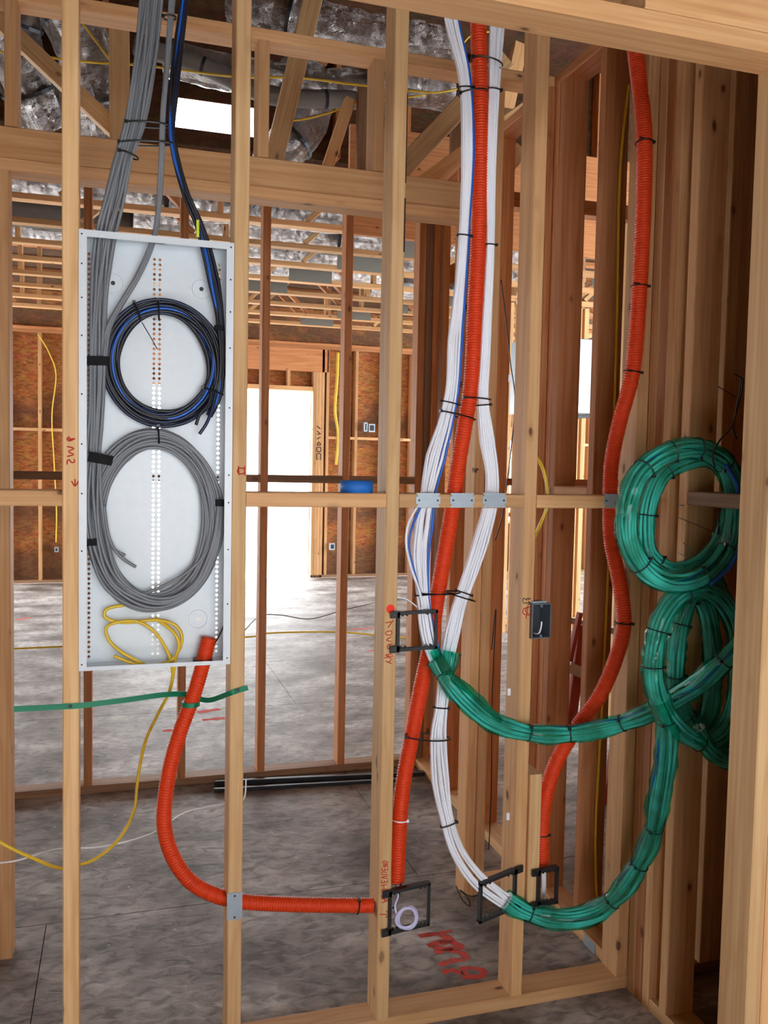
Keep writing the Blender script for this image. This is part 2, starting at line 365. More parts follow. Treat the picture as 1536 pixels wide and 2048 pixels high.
# far wall with door and window openings, sheathing sheets behind studs
wz = wall('wall_far', 'far exterior stud wall sheathed in stained strand board')
YZ = 9.3; HZ = 3.11
op = [(0.0, 2.60, 0, 2.54), (5.28, 5.95, .78, 1.95), (-4.5, -1.7, 0, 2.54)]  # leftmost opening is out of view, added to light the far room
xk = [-4.6+1.22*i for i in range(11)]
def sheet(x0, x1, z0, z1):
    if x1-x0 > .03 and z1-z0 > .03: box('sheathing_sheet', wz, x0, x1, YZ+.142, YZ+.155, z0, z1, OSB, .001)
for a, b in zip(xk, xk[1:]):
    cuts = sorted({a, b} | {q for o in op for q in o[:2] if a < q < b})
    for c0, c1 in zip(cuts, cuts[1:]):
        hit = [o for o in op if o[0] <= (c0+c1)/2 <= o[1]]
        if hit: sheet(c0, c1, 0, hit[0][2]); sheet(c0, c1, hit[0][3], 3.9)
        else: sheet(c0, c1, 0, 1.2); sheet(c0, c1, 1.2, 2.42); sheet(c0, c1, 2.42, 3.9)
W6 = .14
x = -4.5
while x < 7.4:
    if not any(o[0]-.06 < x < o[1]+.06 for o in op): box('stud', wz, x-.019, x+.019, YZ, YZ+W6, H0, HZ, WOOD)
    elif any(o[0]-.06 < x < o[1]+.06 and o[2] > 0 for o in op): box('cripple_stud', wz, x-.019, x+.019, YZ, YZ+W6, H0, .74, WOOD)
    x += .406
box('top_plate', wz, -5, 7.6, YZ, YZ+W6, HZ, HZ+T2, RED); box('top_plate', wz, -5, 7.6, YZ, YZ+W6, HZ+.039, HZ+.077, RED)
for a, b in ((-1.7, 0), (2.6, 7.6)): box('bottom_plate', wz, a, b, YZ, YZ+W6, 0, H0, DARKW)
box('header', wz, -4.6, -1.6, YZ, YZ+W6, 2.54, 2.80, RED)
box('header', wz, -.14, 2.82, YZ, YZ+.09, 2.80, HZ-.001, RED)
box('header', wz, 0, 2.60, YZ, YZ+W6, 2.54, 2.60, WOOD)
for x in (.3, .7, 1.1, 1.5, 1.9, 2.25): box('cripple_stud', wz, x, x+T2, YZ, YZ+W6, 2.601, 2.80, WOOD)
for i in range(4):
    box('jack_stud', wz, 2.605+i*.0395, 2.643+i*.0395, YZ, YZ+W6, 0, 2.80 if i < 3 else HZ, WOOD)
for i in range(3): box('jack_stud', wz, -.043-i*.0395, -.005-i*.0395, YZ, YZ+W6, 0, 2.80, WOOD)
box('window_sill_plate', wz, 5.28, 5.95, YZ, YZ+W6, .741, .779, WOOD); box('header', wz, 5.2, 6.03, YZ, YZ+W6, 1.951, 2.15, RED)
for x in (5.20, 5.24, 5.951, 5.99): box('jack_stud', wz, x, x+T2, YZ, YZ+W6, H0, 1.95, WOOD)
x = -4.5
while x < 7.2:
    if not any(o[0]-.5 < x+.2 < o[1]+.1 for o in op): box('blocking', wz, x+.019, x+.387, YZ, YZ+W6, 1.90, 1.938, WOOD)
    x += .406
# a pale partition beyond the right wall
wq = wall('wall_distant', 'pale framed partition glimpsed between the studs on the right')
for i in range(9): box('stud', wq, 3.5+i*.406, 3.538+i*.406, 5.6, 5.689, H0, 3.1, PALE)
for xa_, xb_ in ((1014, 1021), (1031, 1040), (1146, 1156), (1161, 1170), (1208, 1216)):
    box('stud', wq, P(xa_, 900, 5.2).x, P(xb_, 900, 5.2).x, 5.2, 5.289, 0, 3.1, PALE)
box('blocking', wq, P(985, 900, 5.2).x, P(1040, 900, 5.2).x, 5.295, 5.33, 1.10, 1.14, PALE)
box('bottom_plate', wq, 3.5, 7, 5.6, 5.689, 0, H0); box('top_plate', wq, 3.5, 7, 5.6, 5.689, 3.101, 3.139)
# ceiling: deck with a light well, open web trusses
ce = tag(link('ceiling', None, None, Matrix()), 'dark deck over open web floor trusses', 'ceiling', kind='structure')
hx0, hx1, hz0, hz1 = P(338, 230, 3.72).x, P(520, 230, 3.72).x, P(430, 266, 3.72).z, P(430, 206, 3.72).z
for x0, x1, ya, yb, zd in ((-5, 8, -.1, 3.76, 4.5), (-5, 8, 3.705, 9.46, 3.652), (-5, 8, -3.5, -.11, 3.06)):
    n = max(1, round((yb-ya)/1.22))
    for i in range(n):
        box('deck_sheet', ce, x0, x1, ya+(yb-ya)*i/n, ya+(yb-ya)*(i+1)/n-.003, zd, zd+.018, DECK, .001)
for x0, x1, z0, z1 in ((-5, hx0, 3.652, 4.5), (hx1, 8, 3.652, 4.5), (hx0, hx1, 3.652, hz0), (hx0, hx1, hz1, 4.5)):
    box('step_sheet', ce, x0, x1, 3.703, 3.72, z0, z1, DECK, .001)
for i in range(18): 
    if not hx0-.05 < -3+.5*i < hx1: box('step_stud', ce, -3+.5*i, -2.962+.5*i, 3.61, 3.70, 3.652, 4.5, RED)
# unseen enclosing shell; its window and openings are sized for the light
wc = wall('wall_rear', 'wall behind the camera with one unseen window sized for the light')
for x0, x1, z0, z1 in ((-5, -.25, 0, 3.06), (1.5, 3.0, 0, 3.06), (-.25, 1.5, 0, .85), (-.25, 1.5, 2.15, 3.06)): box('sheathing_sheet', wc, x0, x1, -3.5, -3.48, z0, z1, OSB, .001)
wd = wall('wall_room_right', 'closed side wall of the room in front')
box('sheathing_sheet', wd, 3.0, 3.02, -3.5, 1.9, 0, 3.05, OSB, .001); box('sheathing_sheet', wd, 8.0, 8.02, 1.9, 9.4, 0, .6, OSB, .001)
we = wall('wall_left', 'left side wall with a wide opening left for light')
box('sheathing_sheet', we, -5.02, -5, -3.5, 1.6, 0, 3.05, OSB, .001); box('sheathing_sheet', we, -5.02, -5, 1.6, 5.2, 0, 3.6, OSB, .001); box('sheathing_sheet', we, -5.02, -5, 5.2, 9.4, 2.6, 3.6, OSB, .001); box('sheathing_sheet', we, -5.02, -5, -.1, 3.7, 3.06, 4.5, OSB, .001)
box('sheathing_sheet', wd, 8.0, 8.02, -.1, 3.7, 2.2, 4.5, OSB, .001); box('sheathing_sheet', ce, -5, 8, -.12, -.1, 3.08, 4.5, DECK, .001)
for k in range(8):
    ty = 3.80+.61*k
    tr = tag(link('floor_truss', None, ce, Matrix.Translation((0, ty, 3.22))), 'open web wooden floor truss')
    tr.pop('label', None)
    box('chord', tr, -3.6, 7.4, ty, ty+W4, 3.22, 3.258, WOOD); box('chord', tr, -3.6, 7.4, ty, ty+W4, 3.612, 3.65, RED)
    x = -3.5+.11*(k % 3)
    while x < 7:
        stick('web', tr, (x, ty+.044, 3.27), (x+.36, ty+.044, 3.60), T2, .064, PALE); stick('web', tr, (x+.42, ty+.044, 3.60), (x+.78, ty+.044, 3.27), T2, .064, RED)
        box('web', tr, x+1.0, x+1.038, ty, ty+.08, 3.259, 3.611, WOOD)
        box('gusset_plate', tr, x+.30, x+.46, ty-.002, ty-.0003, 3.55, 3.645, GUSSET, .0003)
        x += 1.62
    xg = 2.62-.30*(k % 6) if k > 0 else 2.9
    box('gusset_plate', tr, xg-.15, xg+.25, ty-.003, ty-.0003, 3.225, 3.36, GUSSET, .0003)
    box('gusset_plate', tr, xg+1.7, xg+2.0, ty-.003, ty-.0003, 3.225, 3.34, GUSSET, .0003)
# near truss standing on the back wall: webs located where the photograph shows them
def wv(x0, y0, x1, y1, wpx, Y, mat=PALE):
    a, b = P(x0, y0, Y), P(x1, y1, Y); stick('web', nt_, a, b, wpx, T2*1.6, mat)
nt_ = tag(link('roof_truss', None, ce, Matrix.Translation((0, 2.04, HT+T2))), 'x'); nt_.pop('label')
box('chord', nt_, -2, 3.2, 2.0, 2.089, HT+T2+.001, HT+T2+.039, RED)
wv(-30, 15, 232, 262, .075, 2.2, PALE); wv(238, 40, 240, 290, .09, 2.0, PALE); wv(632, -30, 545, 330, .09, 2.04, PALE)
wv(1010, 120, 770, 372, .10, 2.04, PALE); wv(1080, 200, 830, 380, .09, 2.3, PALE); wv(700, 200, 640, 380, .06, 2.5, WOOD)
wv(1040, 300, 985, 372, .08, 2.0, WOOD); wv(1040, 90, 1005, 250, .09, 3.0, WOOD); wv(690, 20, 640, 120, .09, 2.6, RED)
for x0 in (1.35, 1.9, 2.2): box('web', nt_, x0, x0+.09, 2.45, 2.49, 3.0, 3.64, DARKW)
box('deck_closer', ce, 1.45, 3.5, 3.0, 3.04, 2.99, 3.65, RED)
# ================================================================== handwriting and printed marks
def marks(name, stud, strokes, Y, mat, label, r=.0016):
    V, Fc = [], []
    for s in strokes:
        pts = [P(x, y, Y) for x, y in s]
        pts = spline(pts, 4) if len(pts) > 2 else pts
        V, Fc = tube_data(pts, r, 5, V=V, Fc=Fc)
    o = raw(name, stud, V, Fc, mat); o['label'] = label; return o
m1 = Y0 = -.0006
marks('handwriting', ST['A'], [[(150, 877), (139, 882), (134, 878), (138, 874), (141, 882)], [(150, 877), (135, 879)], [(134, 893), (148, 897), (137, 903), (147, 909), (134, 913)],
      [(148, 918), (149, 924), (143, 925), (139, 920), (135, 921), (134, 929)], [(150, 958), (150, 972)], [(143, 962), (150, 972), (157, 962)]], Y0, REDINK, 'red handwritten SWP above a downward arrow')
marks('handwriting', ST['B'], [[(477, 932), (478, 950)], [(489, 932), (489, 951)], [(491, 938), (479, 936), (475, 943), (480, 948), (491, 946)]], Y0, REDINK, 'red outlet symbol')
marks('handwriting', ST['C'], [[(771, 1246), (787, 1243)], [(787, 1240), (776, 1256)], [(772, 1264), (783, 1262), (782, 1270), (772, 1269), (772, 1264)], [(783, 1274), (773, 1280), (783, 1283)],
      [(784, 1288), (776, 1290), (775, 1296), (779, 1297), (779, 1290)],
      [(771, 1310), (783, 1308)], [(771, 1310), (783, 1318)], [(777, 1308), (777, 1315)], [(786, 1312), (768, 1316)], [(771, 1322), (777, 1325), (783, 1327)], [(777, 1325), (782, 1320)]], Y0, REDINK, 'red handwritten upward arrow with DVD A/V', .0013)
V_, F_ = [], []
c_ = P(781, 1218, -.0004); n_ = 20
V_ = [c_+Vector((math.cos(a)*.0115, 0, math.sin(a)*.0125)) for a in [2*math.pi*i/n_ for i in range(n_)]]; F_ = [tuple(range(n_))]
raw('paint_dot', ST['C'], V_+[q+Vector((0, -.0006, 0)) for q in V_], F_+[tuple(range(2*n_-1, n_-1, -1))]+[(i, (i+1) % n_, n_+(i+1) % n_, n_+i) for i in range(n_)], REDDOT)['label'] = 'bright red paint dot'
marks('handwriting', ST['C'], [[(763, 1806), (775, 1801), (763, 1797)], [(769, 1804), (769, 1798)], [(762, 1793), (775, 1789)], [(762, 1780), (774, 1778)], [(762, 1771), (774, 1769)], [(768, 1778), (768, 1771)],
      [(763, 1766), (775, 1764)], [(763, 1766), (763, 1761)], [(769, 1765), (769, 1761)], [(775, 1764), (775, 1759)], [(775, 1757), (763, 1755), (775, 1752)], [(775, 1749), (764, 1749), (765, 1744), (774, 1745)],
      [(764, 1741), (776, 1740)], [(764, 1741), (764, 1736)], [(770, 1740), (770, 1736)], [(776, 1740), (776, 1735)], [(776, 1733), (766, 1733), (776, 1729), (766, 1729)], [(776, 1726), (766, 1726), (768, 1722), (776, 1724)],
      [(759, 1829), (778, 1829)], [(772, 1822), (779, 1829), (771, 1835)]], Y0, REDINK, 'red handwritten AV HEADEND with an arrow', .0012)
marks('handwriting', ST['D'], [[(1055, 1213), (1051, 1222), (1058, 1228)], [(1056, 1212), (1052, 1237)], [(1063-2, 1213), (1060, 1232)], [(1061, 1214), (1047, 1218), (1047, 1228), (1059, 1230)]], Y0, REDINK, 'red outlet symbol', .0013)
marks('handwriting', ST['D'], [[(1046, 1206), (1060, 1206)], [(1056, 1203), (1061, 1206), (1056, 1210)], [(1046, 1204), (1046, 1197), (1050, 1198)], [(1051, 1197), (1053, 1200), (1056, 1196), (1058, 1199), (1062, 1196)]], Y0, BLKINK, 'small black arrow and scribbled word', .0011)
marks('handwriting', dbl[0], [[(946, 945), (946, 936), (951, 945), (951, 936)], [(953, 937), (953, 946)], [(953, 937), (957, 939), (953, 941)]], .649, BLKINK, 'small black handwritten NP', .0013)
marks('printed_mark', wz, [[(634, 920), (634, 908), (641, 908), (641, 920)], [(634, 903), (641, 903), (641, 895), (634, 895), (634, 903)], [(634, 890), (641, 890), (638, 884), (634, 890)], [(634, 878), (641, 874)], [(634, 868), (641, 868), (634, 862)], [(641, 858), (634, 852)]], YZ-.003, BLKINK, 'black stencilled characters printed on the door post', .006)
# paint on the floor
def paint(strokes, label, r):
    V, Fc = [], []
    for s in strokes:
        pts = resample(spline([PZ(x, y, .0004) for x, y in s], 8), .012)
        L_, R_ = [], []
        for i, q in enumerate(pts):
            t = (pts[min(i+1, len(pts)-1)]-pts[max(i-1, 0)]).normalized(); nn = Vector((-t.y, t.x, 0))
            k = r*(.8+.5*noise.noise(q*40)); L_.append(q+nn*k); R_.append(q-nn*k)
        b = len(V); n = len(pts); V += L_+R_; Fc += [(b+i, b+i+1, b+n+i+1, b+n+i) for i in range(n-1)]
    return raw('spray_paint', fl, V, Fc, SPRAY)
def spray_mat():
    m, nt, b = newmat('red_spray_paint'); b.inputs['Roughness'].default_value = .9
    g = N(nt, 'ShaderNodeNewGeometry'); n = N(nt, 'ShaderNodeTexNoise'); n.inputs['Scale'].default_value = 70; n.inputs['Detail'].default_value = 4; nt.links.new(g.outputs['Position'], n.inputs[0])
    c = ramp(nt, n.outputs[0], [(.32, srgb(120, 84, 78)), (.55, srgb(214, 62, 50))]); nt.links.new(c, b.inputs['Base Color']); return m
SPRAY = spray_mat()
paint([[(838, 1872), (880, 1866), (905, 1862)], [(838, 1873), (870, 1868), (908, 1880), (880, 1886)], [(856, 1892), (890, 1882), (922, 1894), (890, 1898), (858, 1890)],
       [(870, 1905), (905, 1900), (935, 1915), (900, 1922), (878, 1930)], [(885, 1945), (905, 1940), (930, 1948), (925, 1936), (965, 1940), (960, 1953), (925, 1952)]], '', .015)['label'] = 'red spray paint scribble on the floor'
for s in ([[(325, 1462), (345, 1460)]], [[(395, 1425), (440, 1418)], [(405, 1440), (450, 1436)]], [[(735, 1302), (790, 1298)]], [[(700, 1259), (745, 1256)]], [[(30, 1240), (60, 1235)]], [[(820, 1300), (850, 1297)]]):
    paint(s, '', .03)['label'] = 'faded red spray paint stroke'
# nail plates
def nail_plate(wall_, x0, y0, x1, y1, Y, label, notch=True, vert=False):
    a, b = P(x0, y0, Y), P(x1, y1, Y); xa, xb, za, zb = a.x, b.x, b.z, a.z; t = .0016; n = .007
    if vert: o = [(xa, zb), (xa, za+.004), (xa+.004, za), (xa+.010, za+.004), (xa+.016, za), (xb-.012, za), (xb-.006, za+.004), (xb, za), (xb, zb), (xb-.008, zb-.003), (xb-.014, zb), (xa+.012, zb), (xa+.006, zb-.003)]
    else: o = [(xa, zb), (xa+n, zb-n*1.2), (xa, zb-n*1.5), (xa, za+n*1.5), (xa+n, za+n*1.2), (xa, za), (xb, za), (xb-n, za+n*1.2), (xb, za+n*1.5), (xb, zb-n*1.5), (xb-n, zb-n*1.2), (xb, zb)]
    k = len(o); V = [Vector((x, Y-.0004, z)) for x, z in o]+[Vector((x, Y-.0004-t, z)) for x, z in o]
    Fc = [tuple(range(k-1, -1, -1)), tuple(range(k, 2*k))]+[(i, (i+1) % k, k+(i+1) % k, k+i) for i in range(k)]
    q = raw('nail_plate', wall_, V, Fc, STEEL); q['label'] = label
    for fx in (.12, .88):
        c = Vector((xa+(xb-xa)*fx, Y-.003, (za+zb)/2)) if not vert else Vector(((xa+xb)/2, Y-.003, za+(zb-za)*fx))
        tube('nail_head', q, [c, c+Vector((0, -.0015, 0))], .0028, IRON, 8, smooth=False)
nail_plate(wn, 832, 986, 880, 1015, 0, 'steel plate on the blocking over the left white cables')
nail_plate(wn, 900, 986, 948, 1015, 0, 'steel plate on the blocking over the middle orange conduit')
nail_plate(wn, 965, 986, 1012, 1015, 0, 'steel plate on the blocking over the right white cables')
nail_plate(wn, 1208, 988, 1240, 1015, 0, 'steel plate on the blocking over the right orange conduit')
nail_plate(wn, 454, 1786, 484, 1838, 0, 'steel plate low on the second stud', vert=True)
a_, b_ = PX(1168, 1880, 1.599), PX(1190, 1900, 1.599)
box('nail_plate', wr, 1.5975, 1.5995, min(a_.y, b_.y), max(a_.y, b_.y), .001, .037, STEEL, .0005)['label'] = 'steel plate on the floor plate by the corner'
# little white staples
for (x, y) in ((1016, 1383), (1014, 1632), (1018, 757)):
    c = P(x, y, -.001) if x < 1017 else P(x, y, .03)
    o = raw('cable_staple', ST['D'], [], [], WHITEC) if False else box('cable_staple', ST['D'], c.x-.003, c.x+.006, c.y-.006, c.y, c.z-.01, c.z+.01, WHITEC)
# ================================================================== CONDUITS
def conduit(name, pts, hw, label, ties=(), cut=None, parent_pull=None):
    path = [P(x, y, Y) for x, y, Y in pts]; t = thing(name, path[-1], label, 'conduit')
    pp = resample(spline(path, 14), .0074/4)
    ph = [0, .5, 1, .5]
    tube('corrugated_tube', t, pp, lambda i: hw*(1-.12*(1-ph[i % 4])), ORANGE, 18)
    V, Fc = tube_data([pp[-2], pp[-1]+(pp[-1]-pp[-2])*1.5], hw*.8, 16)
    raw('tube_mouth', t, V, Fc, HOLLOW)  # dark plug: the shade of the open end put into its colour
    return t, pp
def near_z(pp, z): return min(range(len(pp)), key=lambda i: abs(pp[i].z-z))
Ra = .0205
c1, p1 = conduit('orange_conduit', [(418, 1275, .045), (410, 1310, .045), (398, 1355, .045), (384, 1400, .045), (358, 1470, .045), (337, 1550, .045), (328, 1640, .045), (342, 1705, .045), (378, 1760, .045), (430, 1790, .045), (485, 1803, .045), (560, 1808, .045), (640, 1810, .045), (745, 1811, .042)], Ra,
   'orange corrugated conduit curving from the white panel bottom to the third stud')
c2, p2 = conduit('orange_conduit', [(955, -60, .045), (957, 60, .045), (960, 180, .045), (960, 330, .045), (957, 480, .045), (950, 620, .045), (943, 760, .045), (928, 860, .045), (915, 940, .045), (904, 1020, .045), (889, 1110, .05), (874, 1200, .06), (860, 1290, .065), (843, 1370, .065), (824, 1470, .06), (806, 1570, .05), (798, 1660, .045), (793, 1762, .045)], Ra*1.13,
   'orange corrugated conduit hanging straight between two white cable bundles')
c3, p3 = conduit('orange_conduit', [(1262, 20, .045), (1271, 110, .045), (1285, 220, .01), (1289, 300, -.012), (1287, 420, -.024), (1280, 560, -.024), (1272, 680, -.024), (1262, 760, -.02), (1240, 840, .02), (1224, 920, .045), (1220, 1000, .045), (1222, 1080, .045), (1236, 1150, .03), (1248, 1240, .0), (1234, 1310, .01), (1200, 1390, .03), (1150, 1460, .045), (1110, 1530, .05), (1090, 1600, .05), (1083, 1660, .05), (1083, 1730, .05)], Ra*1.13,
   'orange corrugated conduit snaking down beside the green coils')
def tie_on(t, pp, px, py, Y, hw, hd, tail=None, mat=None):
    q = P(px, py, Y); i = min(range(1, len(pp)-1), key=lambda k: (pp[k]-q).length)
    return cable_tie(t, Vector((q.x, Y, q.z)), pp[i+1]-pp[i-1], hw, hd, tail=tail, mat=mat)
for (x, y, tl) in ((1285, 289, -.05), (1280, 577, -.055), (1266, 745, -.05), (1249, 1246, -.05)):
    q = P(x, y, 0); i = near_z(p3, q.z)
    cable_tie(c3, p3[i], p3[i+1]-p3[i-1], Ra*1.13+.002, Ra*1.13+.002, tail=Vector((tl, -.004, .006)))
i = near_z(p3, P(1080, 1668, .05).z); cable_tie(c3, p3[i], p3[i+1]-p3[i-1], Ra+.002, Ra+.002)
i = near_z(p2, P(797, 1638, .05).z); cable_tie(c2, p2[i], p2[i+1]-p2[i-1], Ra+.0015, Ra+.0015, mat=WHITEC)['label'] = 'white tie'
cable_tie(c1, p1[-25], p1[-1]-p1[-30], Ra+.002, Ra+.002)
# white pvc stub under the right conduit
t = thing('pipe_stub', P(1088, 1790, .06), 'short white pipe stub below the right conduit end', 'pipe')
tube('pipe', t, [P(1088, 1728, .06), P(1088, 1795, .06)], .0065, WHITEC, 12)
# ================================================================== CABLE BUNDLES
def bundle(t, pts, n, rows, r, mats, seed, name='cable', wob=.25, ends=0):
    """pts: (px, py, Y, half width in metres)"""
    rd = random.Random(seed)
    ctr = spline([P(x, y, Y) for x, y, Y, h in pts], 8); hw = lerp_list([p[3] for p in pts], len(ctr))
    m = len(ctr); T = [(ctr[min(i+1, m-1)]-ctr[max(i-1, 0)]).normalized() for i in range(m)]
    per = math.ceil(n/rows)
    for k in range(n):
        row, c = divmod(k, per); u = (c+.5)/per*2-1; ph = rd.random()*6.3; fq = 1.5+rd.random()*2
        path = []
        for i in range(m):
            Yv = Vector((0, 1, 0)); Yv = (Yv-T[i]*Yv.dot(T[i])).normalized(); X = Yv.cross(T[i])
            s = i/m*6.3*fq
            path.append(ctr[i]+X*(u*(hw[i]-r)+math.sin(s+ph)*r*wob*3*(hw[i]/.035))+Yv*((row-(rows-1)/2)*r*1.8+math.cos(s*1.3+ph)*r*.5))
        if ends: path = path[:m-rd.randint(0, ends)]
        tube(name, t, path, r, mats[k % len(mats)] if isinstance(mats, list) else mats(k), 7)
    return ctr, hw, T
def ties(t, ctr, hw, T, zs, rows, r, extra=.004):
    for z in zs:
        i = near_z(ctr, z); cable_tie(t, ctr[i], T[i], hw[i]+extra, rows*r+.004)
zp = lambda y, x=900: P(x, y, .045).z
rc = .0038
wl = thing('cable_bundle', P(905, 60, .045), 'left bundle of white cables beside the middle conduit', 'cables', 'white cable bundles')
ctr, hw, T = bundle(wl, [(893, -60, .05, .026), (905, 45, .05, .024), (930, 160, .04, .019), (936, 300, .03, .021), (930, 440, .03, .017), (922, 560, .03, .019), (911, 680, .03, .028), (906, 770, .03, .024), (893, 840, .03, .025), (872, 915, .035, .032), (857, 985, .045, .024), (848, 1050, .045, .032), (842, 1110, .04, .033), (846, 1190, .025, .023), (853, 1250, .015, .024), (865, 1300, .005, .022), (885, 1345, -.01, .02)],
   12, 2, rc, lambda k: BLUEC if k in (0, 7) else WHITEC, 3)
ties(wl, ctr, hw, T, [zp(170, 930), zp(479, 928), zp(803, 905), zp(1190, 850)], 2, rc)
tube('cable', wl, spline([P(*q) for q in ((850, 985, .03), (836, 1010, .02), (818, 1045, .015), (812, 1085, .015), (822, 1135, .015), (838, 1180, .01), (845, 1215, .005))], 8), rc, WHITEC, 7)
tube('cable', wl, spline([P(*q) for q in ((852, 985, .03), (838, 1020, .035), (822, 1060, .03), (818, 1100, .03), (830, 1150, .02), (842, 1190, .015))], 8), rc, BLUEC, 7)
wrb = thing('cable_bundle', P(985, 60, .045), 'right bundle of white cables curling down into the slanted bracket', 'cables', 'white cable bundles')
ctr2, hw2, T2_ = bundle(wrb, [(1000, -60, .045, .024), (993, 60, .045, .024), (988, 180, .04, .018), (982, 330, .035, .017), (981, 490, .03, .013), (975, 620, .03, .015), (970, 720, .03, .017), (966, 800, .03, .018), (974, 880, .035, .025), (984, 950, .045, .021), (980, 1010, .045, .024), (962, 1080, .04, .028), (943, 1140, .04, .026), (922, 1200, .04, .024), (906, 1260, .04, .028), (892, 1330, .04, .024), (882, 1415, .035, .02), (876, 1475, .03, .026), (881, 1560, .03, .029), (893, 1630, .025, .022), (915, 1700, .02, .025), (955, 1758, .005, .03), (1000, 1795, -.012, .028), (1025, 1812, -.02, .024)],
   12, 2, rc, lambda k: WHITEC, 5)
ties(wrb, ctr2, hw2, T2_, [zp(178, 990), zp(495, 980), zp(812, 966), zp(1188, 925), zp(1414, 882), zp(1640, 893)], 2, rc)
# long ties joining bundle and conduit
def link_tie(t, x0, y0, x1, y1, Y=.03, d=.03, r=.0022, name='cable_tie'):
    a, b = P(x0, y0, Y), P(x1, y1, Y); c = (a+b)/2; u = (b-a)/2
    pts = [c+u*math.cos(q)+Vector((0, math.sin(q)*d, 0)) for q in [2*math.pi*i/24 for i in range(24)]]
    V, Fc = tube_data(pts, r, 6, True); s = .004; h = a-Vector((0, d*.3, 0)); bxd(V, Fc, h.x-s, h.x+s, h.y-s, h.y+s, h.z-s, h.z+s)
    raw(name, t, V, Fc, TIE)
link_tie(c2, 918, 188, 974, 184); link_tie(c2, 943, 116, 1004, 134); link_tie(c2, 926, 795, 980, 800); link_tie(c2, 880, 822, 950, 840)
link_tie(c2, 838, 1186, 920, 1184, .03, .035); link_tie(c2, 892, 1184, 949, 1202, .02, .035); link_tie(c2, 810, 1472, 900, 1476, .03, .035)
# gray bundle to the panel with its coil
PB = .078
g1 = thing('cable_bundle', P(308, 1040, .05), 'thick bundle of grey cables coiled in the lower half of the panel', 'cables')
rg = .0042
gp = [(308, -60, .05, .032), (300, 30, .05, .03), (290, 120, .05, .030), (270, 240, .04, .03), (247, 320, .035, .026), (229, 400, .035, .027), (213, 465, .04, .027), (203, 540, .045, .028), (197, 620, .045, .026), (194, 720, .045, .024), (192, 820, .045, .021), (187, 905, .045, .021)]
bundle(g1, gp, 12, 2, rg, [GREYC], 11)
rd = random.Random(5)
cc = P(308, 1040, .05)
def ring(t, cx, cy, rx, ry, Y, n, r, mats, spread, name='cable', seed=1, a0=0, turns=1.0, egg=0):
    rr = random.Random(seed); c = P(cx, cy, Y); s = 1/790
    for k in range(n):
        f = -1+2*(k % math.ceil(n/2)+.5)/math.ceil(n/2); dy = (k//math.ceil(n/2)-.5)*r*2; pha, am = rr.random()*6.3, rr.random()*.003+.001
        pts = []; M_ = 72
        for i in range(M_+1):
            a = 2*math.pi*i/M_*turns+a0; q = 1+math.sin(2*a+pha)*.012
            ex = rx*s+f*spread+math.sin(3*a+pha)*am; ez = ry*s+f*spread+math.sin(3*a+pha)*am
            pts.append(Vector((c.x+math.cos(a)*ex*q+egg*math.sin(a)*.01, c.y+dy+math.sin(a*2+pha)*r*.6, c.z+math.sin(a)*ez*q)))
        if turns == 1.0: pts = pts[:-1]
        tube(name, t, pts, r, mats[k % len(mats)], 7, closed=(turns == 1.0))
ring(g1, 310, 1042, 115, 166, .052, 16, rg, [GREYC], .024, seed=4)
# lower left sag and loose tails
bundle(g1, [(190, 905, .04, .024), (186, 1000, .035, .028), (197, 1090, .035, .03), (228, 1165, .03, .03), (290, 1205, .03, .024), (350, 1200, .03, .016), (400, 1160, .035, .014), (432, 1080, .04, .012), (440, 1000, .045, .008)], 9, 2, rg, [GREYC], 21)
tube('cable', g1, spline([P(*q) for q in ((205, 1000, .04), (212, 1060, .035), (226, 1096, .03), (250, 1111, .03))], 8), rg, GREYC, 8)
tube('cable', g1, spline([P(*q) for q in ((208, 1010, .03), (218, 1075, .028), (240, 1112, .025), (272, 1134, .025))], 8), rg, GREYC, 8)
tube('cable', g1, spline([P(*q) for q in ((268, 1194, .04), (320, 1175, .04), (380, 1140, .04), (420, 1090, .045), (438, 1000, .05))], 8), rg, GREYC, 8)
def strapb(t, x0, y0, x1, y1, hpx, Y, name='velcro_strap', mat=None, d=.016):
    a, b = P(x0, y0, Y), P(x1, y1, Y); u = (b-a); L_ = u.length; u.normalize(); v = Vector((0, -1, 0)).cross(u); h = hpx/820/2
    prof = [(0, 0), (.12, -1), (.5, -1.15), (.88, -1), (1, 0), (.88, .8), (.12, .8)]
    V = []
    for s in (-1, 1): V += [a+u*L_*p+Vector((0, q*d, 0))+v*h*s for p, q in prof]
    k = len(prof); Fc = [(i, (i+1) % k, k+(i+1) % k, k+i) for i in range(k)]+[tuple(range(k)), tuple(range(2*k-1, k-1, -1))]
    raw(name, t, V, Fc, mat or VELCRO)
strapb(g1, 171, 722, 220, 723, 18, .045); strapb(g1, 171, 912, 226, 922, 20, .045, d=.018); strapb(g1, 171, 1084, 196, 1083, 14, .04); strapb(g1, 429, 1005, 449, 1006, 14, .05)
link_tie(g1, 252, 245, 340, 252, .04, .02); link_tie(g1, 238, 285, 350, 288, .04, .02); link_tie(g1, 238, 302, 277, 318, .035, .018)
link_tie(g1, 316, 852, 318, 888, .05, .016)
g2 = thing('cable_bundle', P(320, 300, .05), 'thin pair of grey cables between the thick grey and black bundles', 'cables')
bundle(g2, [(350, -60, .05, .011), (342, 30, .05, .010), (334, 130, .05, .009), (326, 230, .04, .008), (323, 320, .04, .008), (318, 400, .04, .008), (310, 465, .045, .008), (296, 510, .045, .009), (272, 560, .045, .009), (240, 612, .045, .009), (216, 660, .04, .009), (208, 715, .035, .009)], 4, 1, rg, [GREYC], 31)
link_tie(g2, 326, 34, 352, 36, .05, .014)
k1 = thing('cable_bundle', P(330, 735, .05), 'black and blue cables coiled in the upper half of the panel', 'cables')
